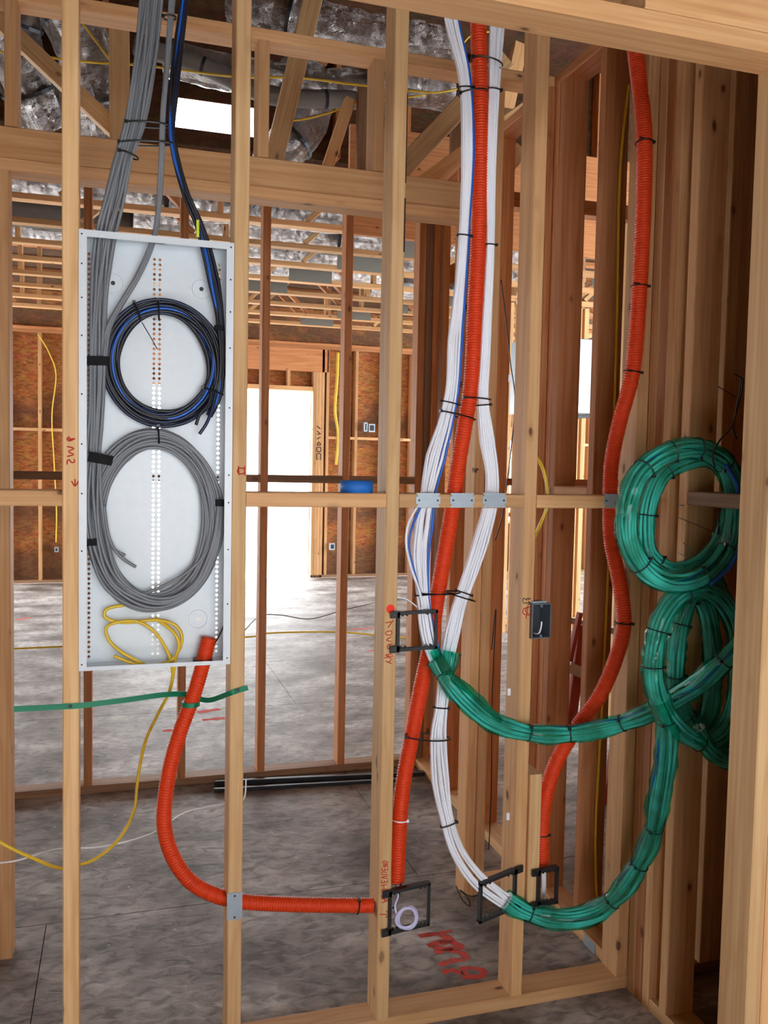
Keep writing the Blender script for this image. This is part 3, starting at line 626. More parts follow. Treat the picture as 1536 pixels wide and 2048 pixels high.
mk = [BLACKC, NAVY, BLACKC, BLUEC, BLACKC, NAVY, BLACKC]
bundle(k1, [(376, -60, .05, .015), (366, 20, .05, .013), (356, 100, .05, .014), (347, 190, .04, .013), (343, 260, .04, .010), (352, 320, .04, .012), (372, 390, .04, .013), (398, 450, .045, .014), (413, 500, .045, .016), (428, 570, .045, .018), (439, 640, .045, .012), (444, 720, .045, .009), (438, 790, .05, .010), (418, 832, .05, .01)], 9, 2, rg, mk, 41)
ring(k1, 328, 727, 102, 112, .052, 17, rg, mk, .021, seed=9)
tube('cable', k1, spline([P(*q) for q in ((425, 770, .04), (418, 805, .035), (400, 828, .03), (392, 850, .03))], 8), rg, BLACKC, 8)
tube('cable', k1, spline([P(*q) for q in ((432, 780, .04), (426, 812, .035), (414, 845, .03), (399, 868, .03))], 8), rg, NAVY, 8)
box('cable_label', k1, P(395, 462, .02).x-.003, P(395, 462, .02).x+.004, .017, .019, P(395, 475, .02).z, P(395, 440, .02).z, TAGY, .0005)
link_tie(k1, 316, 600, 318, 640, .045, .018); link_tie(k1, 405, 775, 446, 790, .05, .02); link_tie(k1, 268, 605, 282, 642, .045, .018)
tube('cable_tie', k1, [P(284, 645, .02), P(300, 672, .018), P(315, 699, .02)], .0012, TIE, 5)
strapb(k1, 428, 656, 448, 658, 10, .045)
# black wire dangling inside the panel into the conduit
t = thing('pull_wire', P(438, 1270, .04), 'single black wire entering the orange conduit in the panel', 'wire')
tube('wire', t, spline([P(*q) for q in ((452, 1180, .03), (450, 1240, .03), (440, 1268, .035), (428, 1290, .045))], 8), .0022, BLACKC, 6)
# yellow loops
yl = thing('yellow_cable', P(345, 1340, .05), 'yellow cable looped at the panel bottom and hanging to the floor', 'cable')
tube('cable', yl, spline([P(*q) for q in ((228, 1312, .03), (262, 1325, .03), (300, 1332, .035), (345, 1318, .04), (364, 1280, .04), (350, 1250, .04), (310, 1240, .045), (250, 1245, .045), (212, 1236, .045), (214, 1218, .05), (250, 1210, .06))], 8), .0042, YELLOW, 8)
tube('cable', yl, spline([P(*q) for q in ((290, 1330, .04), (240, 1302, .04), (215, 1275, .04), (218, 1250, .04), (270, 1242, .04), (310, 1265, .04), (338, 1310, .045), (345, 1345, .05))], 8), .0042, YELLOW, 8)
tube('cable', yl, spline([P(*q) for q in ((310, 1236, .05), (345, 1262, .03), (358, 1290, .03), (350, 1320, .04), (346, 1350, .05), (338, 1385, .1), (315, 1430, .2), (290, 1485, .3), (276, 1555, .32), (268, 1620, .3), (240, 1675, .25), (195, 1715, .2), (150, 1732, .15), (118, 1736, .15), (70, 1718, .12), (20, 1695, .1), (-60, 1650, .1))], 8), .0045, YELLOW, 8)
# ================================================================== structured wiring panel
pn = thing('wiring_panel', P(312, 1340, .0), 'tall white perforated wiring panel recessed between the two left studs', 'panel')
xa, xb, za, zb = .0215, .3855, 1.064, 2.131
V, Fc = [], []; fy0, fy1 = -.0022, -.0006; fw = .0165
bxd(V, Fc, xa-.002, xa+fw, fy0, fy1, za, zb); bxd(V, Fc, xb-fw, xb+.002, fy0, fy1, za, zb)
bxd(V, Fc, xa+fw, xb-fw, fy0, fy1, zb-fw, zb); bxd(V, Fc, xa+fw, xb-fw, fy0, fy1, za, za+.010)
raw('flange', pn, V, Fc, PANELM)
V, Fc = [], []; yb_ = .084
bxd(V, Fc, xa, xa+.0012, fy1, yb_, za, zb); bxd(V, Fc, xb-.0012, xb, fy1, yb_, za, zb); bxd(V, Fc, xa+.0012, xb-.0012, fy1, yb_, zb-.0012, zb); bxd(V, Fc, xa+.0012, xb-.0012, fy1, yb_, za, za+.0012)
raw('side_wall', pn, V, Fc, PANELM)
cols = [P(178, 900, yb_).x, P(307, 900, yb_).x, P(318, 900, yb_).x, P(436, 900, yb_).x]; pit = .0125; hs_ = .0046
V, Fc = [], []; ztop, zbot = P(312, 505, yb_).z, P(312, 1312, yb_).z
def quad(x0, x1, z0, z1):
    b = len(V); V.extend([Vector((x0, yb_, z0)), Vector((x1, yb_, z0)), Vector((x1, yb_, z1)), Vector((x0, yb_, z1))]); Fc.append((b, b+1, b+2, b+3))
edges = []
for i, cx in enumerate(cols):
    hwc = pit/2 if i not in (1, 2) else (cols[2]-cols[1])/2
    edges.append((cx-hwc, cx+hwc))
xcur = xa
for (e0, e1) in edges:
    if e0-xcur > 1e-5: quad(xcur, e0, za, zb)
    xcur = e1
quad(xcur, xb, za, zb)
nrow = int((ztop-zbot)/pit)
for ci, (e0, e1) in enumerate(edges):
    quad(e0, e1, za, zbot); quad(e0, e1, zbot+nrow*pit, zb)
    for r_ in range(nrow):
        z0, z1 = zbot+r_*pit, zbot+(r_+1)*pit; cx, cz = (e0+e1)/2, (z0+z1)/2
        b = len(V); V.extend([Vector(q) for q in ((e0, yb_, z0), (e1, yb_, z0), (e1, yb_, z1), (e0, yb_, z1), (cx, yb_, cz-hs_), (cx+hs_*.95, yb_, cz), (cx, yb_, cz+hs_), (cx-hs_*.95, yb_, cz))])
        Fc.extend([(b, b+1, b+5, b+4), (b+1, b+2, b+6, b+5), (b+2, b+3, b+7, b+6), (b+3, b, b+4, b+7)])
raw('perforated_back', pn, V, Fc, PANELM)
for (x, y) in ((226, 566), (403, 578), (248, 907), (396, 1238)):
    c = P(x, y, yb_-.001); tube('keyhole', pn, [c, c+Vector((0, .0008, 0))], .0055, WHITEP if y > 900 else HOLLOW, 12, smooth=False)  # keyholes are solid discs, dark above and white below
    a = [c+Vector((math.cos(q)*.024, -.0006, math.sin(q)*.024)) for q in [2*math.pi*i/28 for i in range(28)]]
    tube('knockout_ring', pn, a, .0009, PANELM, 5, closed=True)
for fx, zz in [(xa+.005, z) for z in (2.12, 2.05, 1.97, 1.88, 1.74, 1.62, 1.50, 1.36, 1.08)]+[(xb-.006, z) for z in (2.12, 2.04, 1.96, 1.87, 1.72, 1.55, 1.48, 1.36, 1.22, 1.08)]:
    tube('screw_hole', pn, [Vector((fx, -.0024, zz)), Vector((fx, -.0028, zz))], .0022, HOLLOW, 8, smooth=False)
for x in (205, 320, 420):
    c = P(x, 488, .04); tube('grommet', pn, [Vector((c.x, .04, zb-.004)), Vector((c.x, .04, zb+.004))], .021, TIE, 16, smooth=False)
c = P(405, 1330, .045); tube('grommet', pn, [Vector((c.x, .045, za-.003)), Vector((c.x, .045, za+.006))], .025, TIE, 16, smooth=False)
# ================================================================== mud ring brackets
def bracket(x0, y0, x1, y1, Y, flip, label, tilt=0):
    a, b = P(x0, y0, Y), P(x1, y1, Y); xa, xb, zb, za = a.x, b.x, a.z, b.z
    t = thing('mounting_bracket', ((xa+xb)/2, Y, za), label, 'bracket')
    w_ = xb-xa; tab = .026; V, Fc = [], []; yA, yB = Y-.006, Y
    sgn = 1
    def X(u): return xa+u if not flip else xb-u
    def bb(u0, u1, z0, z1, ya=yA, yb=yB): bxd(V, Fc, min(X(u0), X(u1)), max(X(u0), X(u1)), ya, yb, z0, z1)
    fr = .0085
    bb(0, tab, zb-.019, zb); bb(0, tab, za, za+.019)
    bb(tab-.006, w_, zb-fr-.003, zb-.003); bb(tab-.006, w_, za+.002, za+.002+fr)
    bb(tab-.008, tab, za+.003, zb-.004); bb(w_-.007, w_, za+.003, zb-.004)
    for z0, z1 in ((zb-fr-.003, zb-.003), (za+.002, za+.002+fr)): bb(tab, w_, z0+.001, z1-.001, Y, Y+.014)
    bb(tab-.006, tab-.003, za+.004, zb-.005, Y, Y+.014); bb(w_-.003, w_, za+.004, zb-.005, Y, Y+.014)
    ang = math.tan(tilt)
    for q in V: q.z += (q.x-(xa+xb)/2)*ang
    fr_ = raw('frame', t, V, Fc, BRACKET)
    for u in (tab+.008, tab+.02, w_-.03, w_-.016):
        for s_, zz in ((1, zb-fr-.004), (-1, za+fr+.004)):
            c = Vector((X(u), Y-.002, zz+(X(u)-(xa+xb)/2)*ang)); tube('screw_boss', t, [c-Vector((0, .004, 0)), c+Vector((0, .01, 0))], .0032, BRACKET, 10, smooth=False)
    for zz in (zb-.010, za+.010):
        c = Vector((X(.010), Y-.006, zz+(X(.01)-(xa+xb)/2)*ang)); tube('screw', t, [c, c-Vector((0, .0012, 0))], .003, IRON, 8, smooth=False)
    return t
bracket(781, 1221, 873, 1300, -.008, False, 'black bracket on the third stud beside the red dot', .03)
bracket(765, 1778, 858, 1855, -.008, False, 'black bracket on the third stud holding a coil of clear tubing', .09)
bracket(960, 1752, 1042, 1824, -.012, True, 'black slanted bracket on the fourth stud with white cables through it', .26)
bracket(1064, 1738, 1114, 1808, -.021, False, 'small black bracket on the short scab block behind the green wrap', .05)
# clear tubing coil
t = thing('tubing_coil', P(810, 1836, -.02), 'small coil of clear lilac tubing hanging in the lower left bracket', 'tubing')
for k in range(4):
    c = P(812+k*.8, 1836, -.022+.004*k); rx, rz = .029-.0025*(k % 3), .0275+.0015*k
    tube('loop', t, [c+Vector((math.cos(a)*rx, math.sin(a*2)*.002, math.sin(a)*rz)) for a in [2*math.pi*i/30 for i in range(30)]], .0042, LILAC, 8, closed=True)
tube('tail', t, spline([P(*q) for q in ((794, 1770, .02), (796, 1792, .0), (790, 1812, -.01), (794, 1830, -.02))], 8), .003, LILAC, 8)
t = thing('black_wire', P(806, 1770, .02), 'stiff black wire poking from the middle conduit end', 'wire')
tube('wire', t, spline([P(*q) for q in ((801, 1764, .03), (801, 1780, .01), (792, 1808, .0), (786, 1816, .01))], 6), .0028, BLACKC, 7)
# electrical box
t = thing('outlet_box', P(1084, 1275, 0), 'grey plastic outlet box on the right side of the fourth stud', 'electrical box')
a, b = P(1064, 1208, -.012), P(1101, 1276, -.012); V, Fc = [], []; ya, yb2 = -.012, .055; q = .003
bxd(V, Fc, a.x, a.x+q, ya, yb2, b.z, a.z); bxd(V, Fc, b.x-q, b.x, ya, yb2, b.z, a.z); bxd(V, Fc, a.x+q, b.x-q, ya, yb2, a.z-q, a.z); bxd(V, Fc, a.x+q, b.x-q, ya, yb2, b.z, b.z+q); bxd(V, Fc, a.x+q, b.x-q, yb2-q, yb2, b.z+q, a.z-q)
raw('shell', t, V, Fc, BOXM)
V, Fc = [], []; bxd(V, Fc, a.x+q, b.x-q, yb2-q-.001, yb2-q-.0002, b.z+q, a.z-q); raw('inside', t, V, Fc, HOLLOW)  # dark sheet painted as the shade at the back of the box
for z in (a.z-.007, b.z+.007):
    c = Vector(((a.x+b.x)/2, -.012, z)); tube('screw_boss', t, [c, c+Vector((0, .03, 0))], .0045, BOXM, 10, smooth=False)
box('nail_clip', t, a.x+.004, b.x-.012, -.006, .004, a.z+.0005, a.z+.006, STEEL, .0008)
tube('wire', t, spline([P(*k) for k in ((1083, 1243, .0), (1082, 1255, -.002), (1077, 1267, .0), (1068, 1266, .02))], 6), .0024, WHITEC, 7)
# tape roll
c = P(713, 986, .045); zt = 1.5072
t = thing('tape_roll', (c.x, .045, zt), 'roll of blue tape lying flat on the blocking', 'tape')
n = 40; V, Fc = [], []; R1, R0, hh = .0445, .038, .032
prof = [(R0, 0), (R1, 0), (R1, hh), (R0, hh)]
for i in range(n):
    a_ = 2*math.pi*i/n
    for rr, z in prof: V.append(Vector((c.x+math.cos(a_)*rr, .045+math.sin(a_)*rr, zt+z)))
for i in range(n):
    for k in range(4): Fc.append((i*4+k, ((i+1) % n)*4+k, ((i+1) % n)*4+(k+1) % 4, i*4+(k+1) % 4))
raw('tape', t, V, Fc, TAPE, True)
V = [Vector((q.x*1, q.y, q.z)) for q in V]; V2 = []
for i in range(n):
    a_ = 2*math.pi*i/n
    for rr, z in ((R0-.003, .001), (R0-.0003, .001), (R0-.0003, hh-.001), (R0-.003, hh-.001)): V2.append(Vector((c.x+math.cos(a_)*rr, .045+math.sin(a_)*rr, zt+z)))
raw('core', t, V2, Fc, DARKW, True)['label'] = 'brown cardboard core'
# green strap
t = thing('green_strap', P(384, 1405, 0), 'green perforated strap holding the curving conduit to the two left studs', 'strap')
def ribbon(name, par, pts, h, th, mat):
    pp = spline([P(*q) for q in pts], 8); V, Fc = [], []
    for i, q in enumerate(pp):
        tt = (pp[min(i+1, len(pp)-1)]-pp[max(i-1, 0)]).normalized(); nn = Vector((0, -1, 0)); nn = (nn-tt*nn.dot(tt)).normalized(); v = nn.cross(tt)
        V += [q+v*h/2, q-v*h/2, q-v*h/2+nn*th, q+v*h/2+nn*th]
    for i in range(len(pp)-1):
        for k in range(4): Fc.append((i*4+k, (i+1)*4+k, (i+1)*4+(k+1) % 4, i*4+(k+1) % 4))
    m = len(pp)-1; Fc += [(0, 1, 2, 3), (m*4+3, m*4+2, m*4+1, m*4)]
    return raw(name, par, V, Fc, mat)
ribbon('band', t, [(28, 1418, .0), (90, 1415, -.0012), (125, 1413, -.002), (160, 1411, -.002), (250, 1400, .02), (330, 1389, .05), (378, 1388, .078)], .014, .0012, STRAP)
ribbon('band', t, [(392, 1396, .078), (420, 1400, .05), (458, 1387, .0), (476, 1381, -.002), (496, 1375, -.006)], .014, .0012, STRAP)
ic = near_z(p1, P(382, 1407, .045).z)
tube('loop', t, [p1[ic]-Vector((0, 0, .006)), p1[ic]+Vector((0, 0, .006))], Ra+.003, STRAP, 20, smooth=False)
for x, y in ((141, 1412), (476, 1380)):
    c = P(x, y, -.004); tube('screw', t, [c, c-Vector((0, .002, 0))], .0045, TIE, 10, smooth=False)
# ================================================================== green wrapped bundles
def sleeve(t, ctr, R, seed, ncab=11, blue=(), closed=False, wr=.22, flat=1.0, rc_=.0042, step=.010, name='film_sleeve'):
    rr = random.Random(seed); ctr = resample(ctr, step) if not closed else ctr; m = len(ctr)
    Rf = R if callable(R) else (lambda s: R)
    off = Vector((seed*3.1, 0, 0))
    def rad(i):
        s = i/m; base = Rf(s); c = ctr[i]
        def f(an):
            q = Vector((math.cos(an)*.9, math.sin(an)*.9, i*step*14 if not closed else math.sin(s*6.283)*6))+off
            return base*(1+wr*noise.noise(q*1.4)+wr*.35*noise.noise(q*4))
        return f
    tube(name, t, ctr, rad, FILM, 22, closed=closed, cap=False)
    T = [(ctr[(i+1) % m if closed else min(i+1, m-1)]-ctr[i-1 if (closed or i) else 0]).normalized() for i in range(m)]
    for k in range(ncab):
        a0 = 2*math.pi*k/ncab; tw = rr.choice((-1, 1))*rr.random()*.8; ph = rr.random()*6; path = []
        for i in range(m):
            Yv = Vector((0, 1, 0)); Yv = (Yv-T[i]*Yv.dot(T[i])).normalized(); X = Yv.cross(T[i]); s = i/m
            a = a0+(tw*math.sin(s*6.283) if closed else tw*s*3); q = (Rf(s)*.74-rc_*.4)*(1+.07*math.sin(s*12.56+ph))
            path.append(ctr[i]+X*math.cos(a)*q+Yv*math.sin(a)*q)
        tube('cable', t, path, rc_, BLUEC if k in blue else INNERC, 6, closed=closed)
    return ctr, T
def loop_pts(pts): return spline([P(*q) for q in pts], 14, closed=True)
gA = thing('green_cable_coil', P(1360, 1170, -.35), 'upper round coil of green wrapped cables hanging on the right wall', 'cable coil')
L1 = loop_pts([(1472, 1010, -.33), (1458, 940, -.34), (1420, 905, -.35), (1372, 897, -.36), (1318, 915, -.37), (1275, 955, -.38), (1254, 1020, -.385), (1257, 1085, -.385), (1288, 1138, -.38), (1335, 1164, -.375), (1385, 1160, -.37), (1432, 1130, -.355), (1462, 1080, -.34)])
sleeve(gA, L1, lambda s: .0285, 1, 13, (3,), closed=True, wr=.16)
L2 = loop_pts([(1462, 1000, -.28), (1452, 950, -.28), (1420, 918, -.28), (1370, 925, -.28), (1325, 950, -.28), (1300, 1000, -.28), (1292, 1060, -.28), (1300, 1110, -.29), (1345, 1140, -.3), (1400, 1125, -.3), (1440, 1080, -.29)])
sleeve(gA, L2, lambda s: .0235, 2, 9, (), closed=True, wr=.16, name='inner_film_sleeve')
def loop_tie(t, L_, fr, R):
    n = len(L_); i = int(fr*n) % n; cable_tie(t, L_[i], L_[(i+1) % n]-L_[i-1], R, R, .0017)
for f in (.1, .2, .28, .36, .6, .8, .9): loop_tie(gA, L1, f, .0285)
for f in (.35, .5, .68): loop_tie(gA, L2, f, .0235)
# hanger tie
t = gA
tube('hanger_tie', t, spline([P(*q) for q in ((1483, 757, -.4), (1476, 800, -.4), (1464, 852, -.4), (1440, 880, -.4), (1425, 910, -.41), (1430, 935, -.41))], 6), .0022, TIE, 6)
tube('hanger_tie', t, spline([P(*q) for q in ((1487, 757, -.4), (1480, 800, -.4), (1466, 850, -.4), (1474, 878, -.38))], 6), .0022, TIE, 6)
tube('tie_tail', t, [P(1469, 748, -.42), P(1486, 757, -.4)], .0013, TIE, 5); tube('tie_tail', t, [P(1436, 773, -.5), P(1473, 795, -.4)], .0011, TIE, 5)
for q_ in (((1357, 1035, -.2), (1432, 1066, -.3)), ((1356, 1106, -.2), (1395, 1125, -.28)), ((1367, 1085, -.2), (1398, 1122, -.3)), ((1355, 1010, -.2), (1368, 1011, -.25))):
    tube('tie_tail', gA, [P(*k) for k in q_], .0012, TIE, 5)
tube('hanger_tie', gA, [P(1441, 1012, -.25), P(1436, 1068, -.3)], .004, TIE, 6)
gB = thing('green_cable_coil', P(1390, 1500, -.3), 'lower long coil of green wrapped cables tangled below the round one', 'cable coil')
L3 = loop_pts([(1478, 1330, -.30), (1474, 1260, -.30), (1448, 1205, -.31), (1410, 1180, -.32), (1360, 1190, -.34), (1325, 1235, -.35), (1308, 1300, -.35), (1308, 1365, -.35), (1330, 1425, -.34), (1368, 1466, -.33), (1410, 1482, -.32), (1450, 1458, -.31), (1474, 1400, -.30)])
sleeve(gB, L3, lambda s: .028, 5, 13, (), closed=True, wr=.22)
L4 = loop_pts([(1425, 1300, -.25), (1412, 1215, -.25), (1385, 1190, -.26), (1362, 1240, -.27), (1352, 1310, -.27), (1355, 1390, -.26), (1385, 1450, -.25), (1412, 1440, -.24), (1424, 1380, -.24)])
sleeve(gB, L4, lambda s: .026, 6, 10, (), closed=True, wr=.25, name='inner_film_sleeve')
sleeve(gB, spline([P(*q) for q in ((1405, 1120, -.28), (1432, 1170, -.26), (1458, 1230, -.24), (1486, 1290, -.23), (1500, 1340, -.23))], 10), lambda s: .026, 8, 10, (2,), name='hanging_film_sleeve')
sleeve(gB, spline([P(*q) for q in ((1395, 1455, -.33), (1420, 1500, -.33), (1450, 1522, -.33), (1495, 1530, -.33))], 10), lambda s: .022, 9, 9, (), name='trailing_film_sleeve')
sleeve(gB, spline([P(*q) for q in ((1440, 1470, -.27), (1462, 1482, -.27), (1500, 1478, -.27))], 10), lambda s: .034, 12, 9, (), name='trailing_film_sleeve')
for f in (.3, .42, .5, .75, .02): loop_tie(gB, L3, f, .028)
for f in (.2, .35, .5, .62): loop_tie(gB, L4, f, .026)
tube('cable', gA, spline([P(*q) for q in ((1452, 930, -.37), (1474, 970, -.37), (1484, 1030, -.37), (1480, 1090, -.38), (1458, 1135, -.39), (1420, 1168, -.39))], 8), .0055, BLUEC, 8)
# two runs joining them to the white bundles
gC = thing('green_cable_run', P(1060, 1470, -.1), 'green wrapped cable run sagging across from the left white bundle', 'cable run')
pc = spline([P(*q) for q in ((872, 1320, .0), (890, 1352, -.02), (930, 1400, -.04), (985, 1443, -.05), (1060, 1466, -.06), (1140, 1468, -.08), (1225, 1452, -.14), (1300, 1424, -.22), (1370, 1384, -.32), (1425, 1345, -.42), (1470, 1300, -.46), (1510, 1262, -.46))], 12)
def bulge(fs, lo, hi):
    def f(s):
        d = min(abs(s-q) for q in fs); return lo+(hi-lo)*min(1, d/.05)
    return f
fC, fD = (.04, .31, .42, .55, .9), (.08, .33, .48, .6, .93)
rC = bulge(fC, .023, .029)
pcc, TC = sleeve(gC, pc, rC, 14, 14, (5,), wr=.2)
for f in (.04, .31, .42, .55, .9): i = int(f*len(pcc)); cable_tie(gC, pcc[i], TC[i], .0235, .0235, .0018, tail=Vector((0, -.01, .055)) if f == .42 else None)
for q_ in (((892, 1352, -.03), (880, 1325, -.025), (868, 1300, -.02)), ((896, 1350, -.04), (893, 1325, -.035), (896, 1302, -.03)), ((900, 1352, -.03), (908, 1330, -.02), (912, 1306, -.01)), ((890, 1350, -.04), (886, 1328, -.04), (878, 1310, -.035))):
    sleeve(gC, spline([P(*q) for q in q_], 6), lambda s: .007+.007*s, 41, 0, (), wr=.6, step=.006, name='frayed_film_end')
sleeve(gC, spline([P(*q) for q in ((905, 1355, -.055), (945, 1385, -.06), (978, 1420, -.06), (1000, 1448, -.06))], 8), lambda s: .011, 33, 0, (), wr=.4, name='loose_film_fold')
gD = thing('green_cable_run', P(1130, 1840, -.05), 'green wrapped cable run looping up from the lower slanted bracket', 'cable run')
pd = spline([P(*q) for q in ((1012, 1800, -.02), (1040, 1818, -.03), (1085, 1834, -.04), (1140, 1838, -.06), (1195, 1822, -.09), (1240, 1785, -.13), (1275, 1735, -.18), (1303, 1675, -.22), (1318, 1600, -.26), (1330, 1520, -.3), (1333, 1450, -.33), (1318, 1395, -.34))], 12)
pdd, TD = sleeve(gD, pd, bulge(fD, .0245, .0315), 17, 14, (4,), wr=.2)
for f in (.08, .33, .48, .6, .93): i = int(f*len(pdd)); cable_tie(gD, pdd[i], TD[i], .025, .025, .0018)
# ================================================================== loose wires, romex
def wire(name, label, cat, pts, r, mat, n=8, seg=6, grp=None):
    pp = spline([P(*q) for q in pts], n); t = thing(name, pp[len(pp)//2], label, cat, grp)
    tube('strand', t, pp, r, mat, seg); return t
wire('white_wire', 'thin white wire drooping across the lower left over the floor', 'wire', [(-40, 1728, .3), (30, 1722, .3), (115, 1698, .3), (200, 1694, .3), (300, 1668, .3), (370, 1625, .3), (450, 1608, .25), (486, 1600, .15), (492, 1560, .1)], .0022, WHITEC)
wire('grey_cable', 'thin grey cable lying in waves on the bright far floor', 'cable', [(490, 1260, 2.4), (520, 1232, 2.6), (560, 1230, 2.6), (620, 1238, 2.6), (680, 1222, 2.6), (750, 1205, 2.4), (800, 1196, 1.5), (832, 1212, .8), (850, 1240, .3), (868, 1290, .1), (880, 1330, .02)], .0032, GREYC)
wire('floor_cable', 'yellow cable strung low across the far room', 'cable', [(-20, 1297, 3.2), (60, 1296, 3.2), (480, 1275, 3.2), (540, 1266, 3.2), (670, 1264, 3.2), (750, 1270, 3.2), (825, 1277, 3.2)], .006, YELLOW)
wire('overhead_cable', 'yellow cable running level through the upper trusses', 'cable', [(-40, 98, 2.3), (60, 110, 2.3), (180, 124, 2.3), (300, 132, 2.3), (460, 152, 2.3), (600, 156, 2.3), (700, 168, 2.3), (760, 174, 2.3), (870, 185, 2.3), (940, 170, 2.3)], .0058, YELLOW)
wire('overhead_cable', 'yellow cable sagging under the silver duct between the short studs', 'cable', [(560, 243, 2.5), (610, 238, 2.5), (660, 225, 2.5), (720, 205, 2.5), (770, 200, 2.5), (850, 190, 2.5)], .0055, YELLOW)
wire('overhead_cable', 'yellow cable slanting beside the upper left web', 'cable', [(160, 40, 2.4), (190, 80, 2.4), (220, 120, 2.4), (240, 150, 2.5)], .0055, YELLOW)
wire('overhead_cable', 'yellow cable pair hanging above the middle conduit', 'cable', [(815, 100, 2.2), (870, 105, 2.3), (920, 90, 2.4), (945, 70, 2.5), (1000, 60, 2.5)], .0055, YELLOW)
wire('side_cable', 'short yellow cable curving through the blocking right of the fourth stud', 'cable', [(1066, 905, .1), (1085, 935, .06), (1096, 985, .045), (1094, 1015, .045), (1080, 1050, .06), (1068, 1075, .1)], .0052, YELLOW)
wire('stud_cable', 'yellow cable stapled down the single stud behind the right conduit', 'cable', [(1258, 170, .285), (1245, 280, .285), (1238, 400, .288), (1235, 600, .288), (1228, 850, .288), (1218, 1100, .288), (1205, 1400, .288), (1198, 1520, .288), (1192, 1640, .288), (1192, 1760, .285), (1202, 1870, .27)], .0048, YELLOW)
wire('dark_wire', 'thin dark wire hanging beside the double stud', 'wire', [(1002, 560, .75), (1012, 640, .75), (1020, 720, .75), (1030, 800, .75), (1022, 900, .7), (1012, 980, .7), (1003, 1040, .7), (990, 1080, .68)], .0022, BLACKC)
wire('dark_wire', 'thin dark wire running down the right edge of the double stud', 'wire', [(983, 1300, .62), (992, 1220, .62), (984, 1400, .62), (983, 1560, .62), (980, 1650, .62), (977, 1700, .62)], .002, BLACKC)
t = wire('dark_wire', 'tangle of thin dark wire on the floor by the double stud', 'wire', [(912, 1772, .55), (925, 1800, .5), (940, 1812, .5), (935, 1795, .5), (920, 1780, .52), (935, 1790, .5), (950, 1792, .5), (970, 1786, .5)], .0022, BLACKC)
wire('far_cable_bunch', 'yellow cables stapled together down the far wall bay', 'cable', [(676, 705, 9.29), (674, 760, 9.29), (670, 820, 9.29), (676, 870, 9.29), (672, 930, 9.29)], .02, YELLOW)
wire('far_cable', 'yellow cable against strand board seen at the far left', 'cable', [(76, 668, 9.29), (98, 705, 9.29), (112, 750, 9.29), (104, 830, 9.29), (108, 920, 9.29), (113, 1020, 9.29), (112, 1085, 9.29)], .008, YELLOW)
# coloured far boxes
for (x, y, w_, h_, Y, lab) in ((113, 1099, 8, 10, 9.24, 'small metal box low on the far left studs'), (664, 1093, 10, 13, 9.24, 'small metal box low on the far wall right of the door'), (743, 856, 12, 16, 9.24, 'pale metal box with wire high on the far wall'), (731, 854, 6, 18, 9.22, 'narrow bright metal plate beside the pale box')):
    a, b = P(x-w_/2, y-h_/2, Y), P(x+w_/2, y+h_/2, Y)
    t = thing('junction_box', ((a.x+b.x)/2, Y, b.z), lab, 'electrical box'); box('cover', t, a.x, b.x, Y-.02, Y+.05, b.z, a.z, STEEL, .003)
    box('opening', t, a.x+.012, b.x-.012, Y-.0215, Y-.0195, b.z+.015, a.z-.015, HOLLOW, .002)
# pull of steel bars on the floor
for i, (x0, y0, x1, y1, r, lab) in enumerate(((430, 1571, 862, 1551, .013, 'dark steel bar lying against the far bottom plate'), (428, 1584, 800, 1563, .009, 'thinner dark steel bar lying in front of the other'))):
    a, b = PZ(x0, y0, 0), PZ(x1, y1, 0); t = thing('steel_bar', (a+b)/2, lab, 'bar'); stick('channel', t, a+Vector((0, 0, r)), b+Vector((0, 0, r)), r*1.9, r*1.9, IRON)
    stick('lip', t, a+Vector((0, -r*1.1, r*1.9+.002)), b+Vector((0, -r*1.1, r*1.9+.002)), .004, .004, STEEL)
# step ladder behind the right wall
t = thing('step_ladder', (2.6, 1.5, 0), 'salmon step ladder leaning behind the right wall studs', 'ladder')
for (x0, y0, x1, y1, Y, w_) in ((1238, 1480, 1205, 1640, 1.3, .055), (1160, 1225, 1100, 1500, 1.3, .02)): stick('rail', t, P(x0, y0, Y), P(x1, y1, Y), w_, .03, SALMON)
stick('rail', t, P(1166, 1250, 1.33), P(1135, 1490, 1.33), .05, .03, SALMON); stick('rail', t, P(1262, 1300, 1.33), P(1225, 1560, 1.33), .07, .03, SALMON)
stick('tread', t, P(1130, 1330, 1.3), P(1262, 1392, 1.3), .05, .08, ALU); stick('tread', t, P(1120, 1235, 1.5), P(1262, 1270, 1.5), .03, .08, ALU); stick('foot', t, P(1214, 1618, 1.3), P(1211, 1655, 1.3), .05, .035, ALU)
# ================================================================== ducts overhead
def duct(label, pts, r, seed, mat=None, cat='duct', name='flexible_duct', wr=.10):
    pp = resample(spline([P(*q) for q in pts], 10), .03); t = thing(name, pp[len(pp)//2], label, cat)
    def rad(i):
        def f(an):
            q = Vector((math.cos(an)*2, math.sin(an)*2, i*.11+seed*7)); return r*(1+wr*noise.noise(q*1.3)+wr*.5*noise.noise(q*4.1)+.02*math.sin(i*1.8))
        return f
    tube('foil_sleeve', t, pp, rad, mat or FOIL, 26)
    for f in (.25, .7):
        i = int(f*len(pp)); tube('band', t, [pp[i], pp[i]+(pp[i+1]-pp[i])*.6], r*1.06, IRON, 24, smooth=False)
    return t
duct('silver duct dropping steeply behind the upper left stud', [(100, -60, 2.7), (130, 20, 2.7), (165, 90, 2.75), (185, 160, 2.8), (205, 230, 2.85), (215, 300, 2.9)], .14, 1)
duct('long silver duct crossing level above the wide header', [(330, 118, 3.0), (480, 150, 2.95), (640, 175, 2.9), (780, 170, 2.8), (900, 190, 2.8)], .10, 2)
duct('big crinkled silver duct at the top middle', [(470, 5, 2.5), (560, 30, 2.4), (660, 60, 2.35), (780, 85, 2.3), (900, 100, 2.3)], .12, 3, wr=.16)
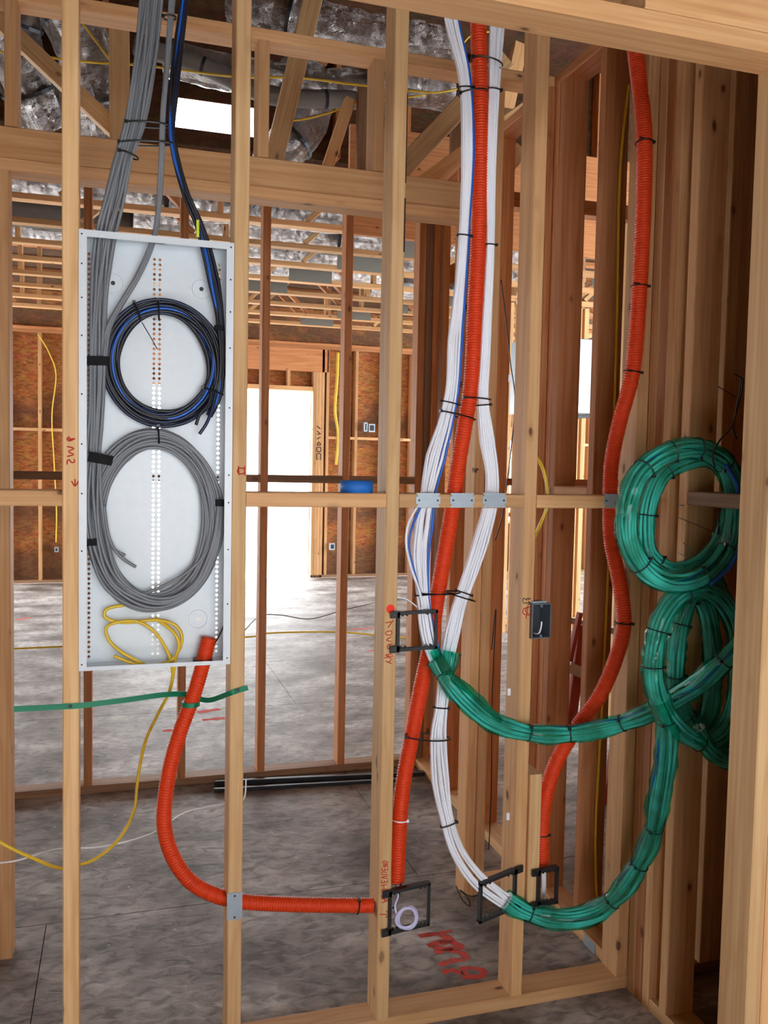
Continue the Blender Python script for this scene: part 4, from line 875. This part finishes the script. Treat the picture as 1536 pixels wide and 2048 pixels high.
duct('shiny silver duct curving down to the short stud gap', [(600, 130, 3.2), (620, 190, 3.1), (610, 250, 3.0), (570, 300, 3.0), (540, 340, 3.1)], .13, 4, wr=.14)
duct('grey jacketed duct running level behind the black cables', [(270, 90, 2.8), (400, 130, 2.75), (540, 190, 2.7), (700, 200, 2.7), (800, 215, 2.7)], .05, 5, DUCTG, wr=.04)
duct('large dull duct at the upper left edge', [(60, -40, 3.0), (20, 60, 3.1), (60, 180, 3.3), (100, 260, 3.4)], .16, 6, wr=.12)
def duct3(label, pts, r, seed, wr=.12, mat=None):
    pp = resample(spline([Vector(q) for q in pts], 10), .04); t = thing('flexible_duct', pp[len(pp)//2], label, 'duct')
    def rad(i):
        def f(an): q = Vector((math.cos(an)*2, math.sin(an)*2, i*.15+seed*5)); return r*(1+wr*noise.noise(q*1.3)+.06*noise.noise(q*4.1))
        return f
    tube('foil_sleeve', t, pp, rad, mat or FOIL, 20)
    i = len(pp)//2; tube('band', t, [pp[i], pp[i]+(pp[i+1]-pp[i])*.6], r*1.05, IRON, 20, smooth=False)
duct3('silver duct threaded through the first far truss bay on the left', [(-1.6, 4.2, 3.44), (0, 4.15, 3.45), (1.0, 4.2, 3.42), (2.4, 4.1, 3.45)], .13, 1)
duct3('silver duct in the second far truss bay at the centre', [(.2, 4.75, 3.44), (1.8, 4.8, 3.45), (3.4, 4.7, 3.44)], .12, 2)
duct3('silver duct in the third far truss bay at the centre', [(.6, 5.4, 3.44), (1.6, 5.35, 3.42), (2.6, 5.4, 3.45), (4.4, 5.4, 3.45)], .12, 3)
duct3('bright silver duct in the fourth far truss bay', [(1.0, 6.0, 3.42), (1.9, 5.98, 3.42), (2.7, 6.0, 3.45)], .11, 4)
duct3('silver duct crossing the fifth far truss bay', [(2.6, 6.6, 3.44), (4.8, 6.6, 3.44)], .12, 5)
duct3('dull duct in the left far truss bay', [(-2, 4.9, 3.42), (-.8, 4.85, 3.43), (.2, 4.9, 3.40)], .12, 6, mat=DUCTG)
duct3('dull silver duct in the far left third truss bay', [(-2, 5.45, 3.44), (-.9, 5.4, 3.42), (.2, 5.45, 3.44)], .12, 7)
# right hand side metal duct glimpsed between studs
t = thing('sheet_metal_duct', (3.2, 3.2, 2.0), 'square sheet metal duct glimpsed between the right wall studs', 'duct')
box('casing', t, 2.75, 3.9, 3.0, 3.4, 1.95, 2.45, STEEL, .004); box('flange', t, 3.2, 3.23, 2.98, 3.42, 1.93, 2.47, IRON, .003)
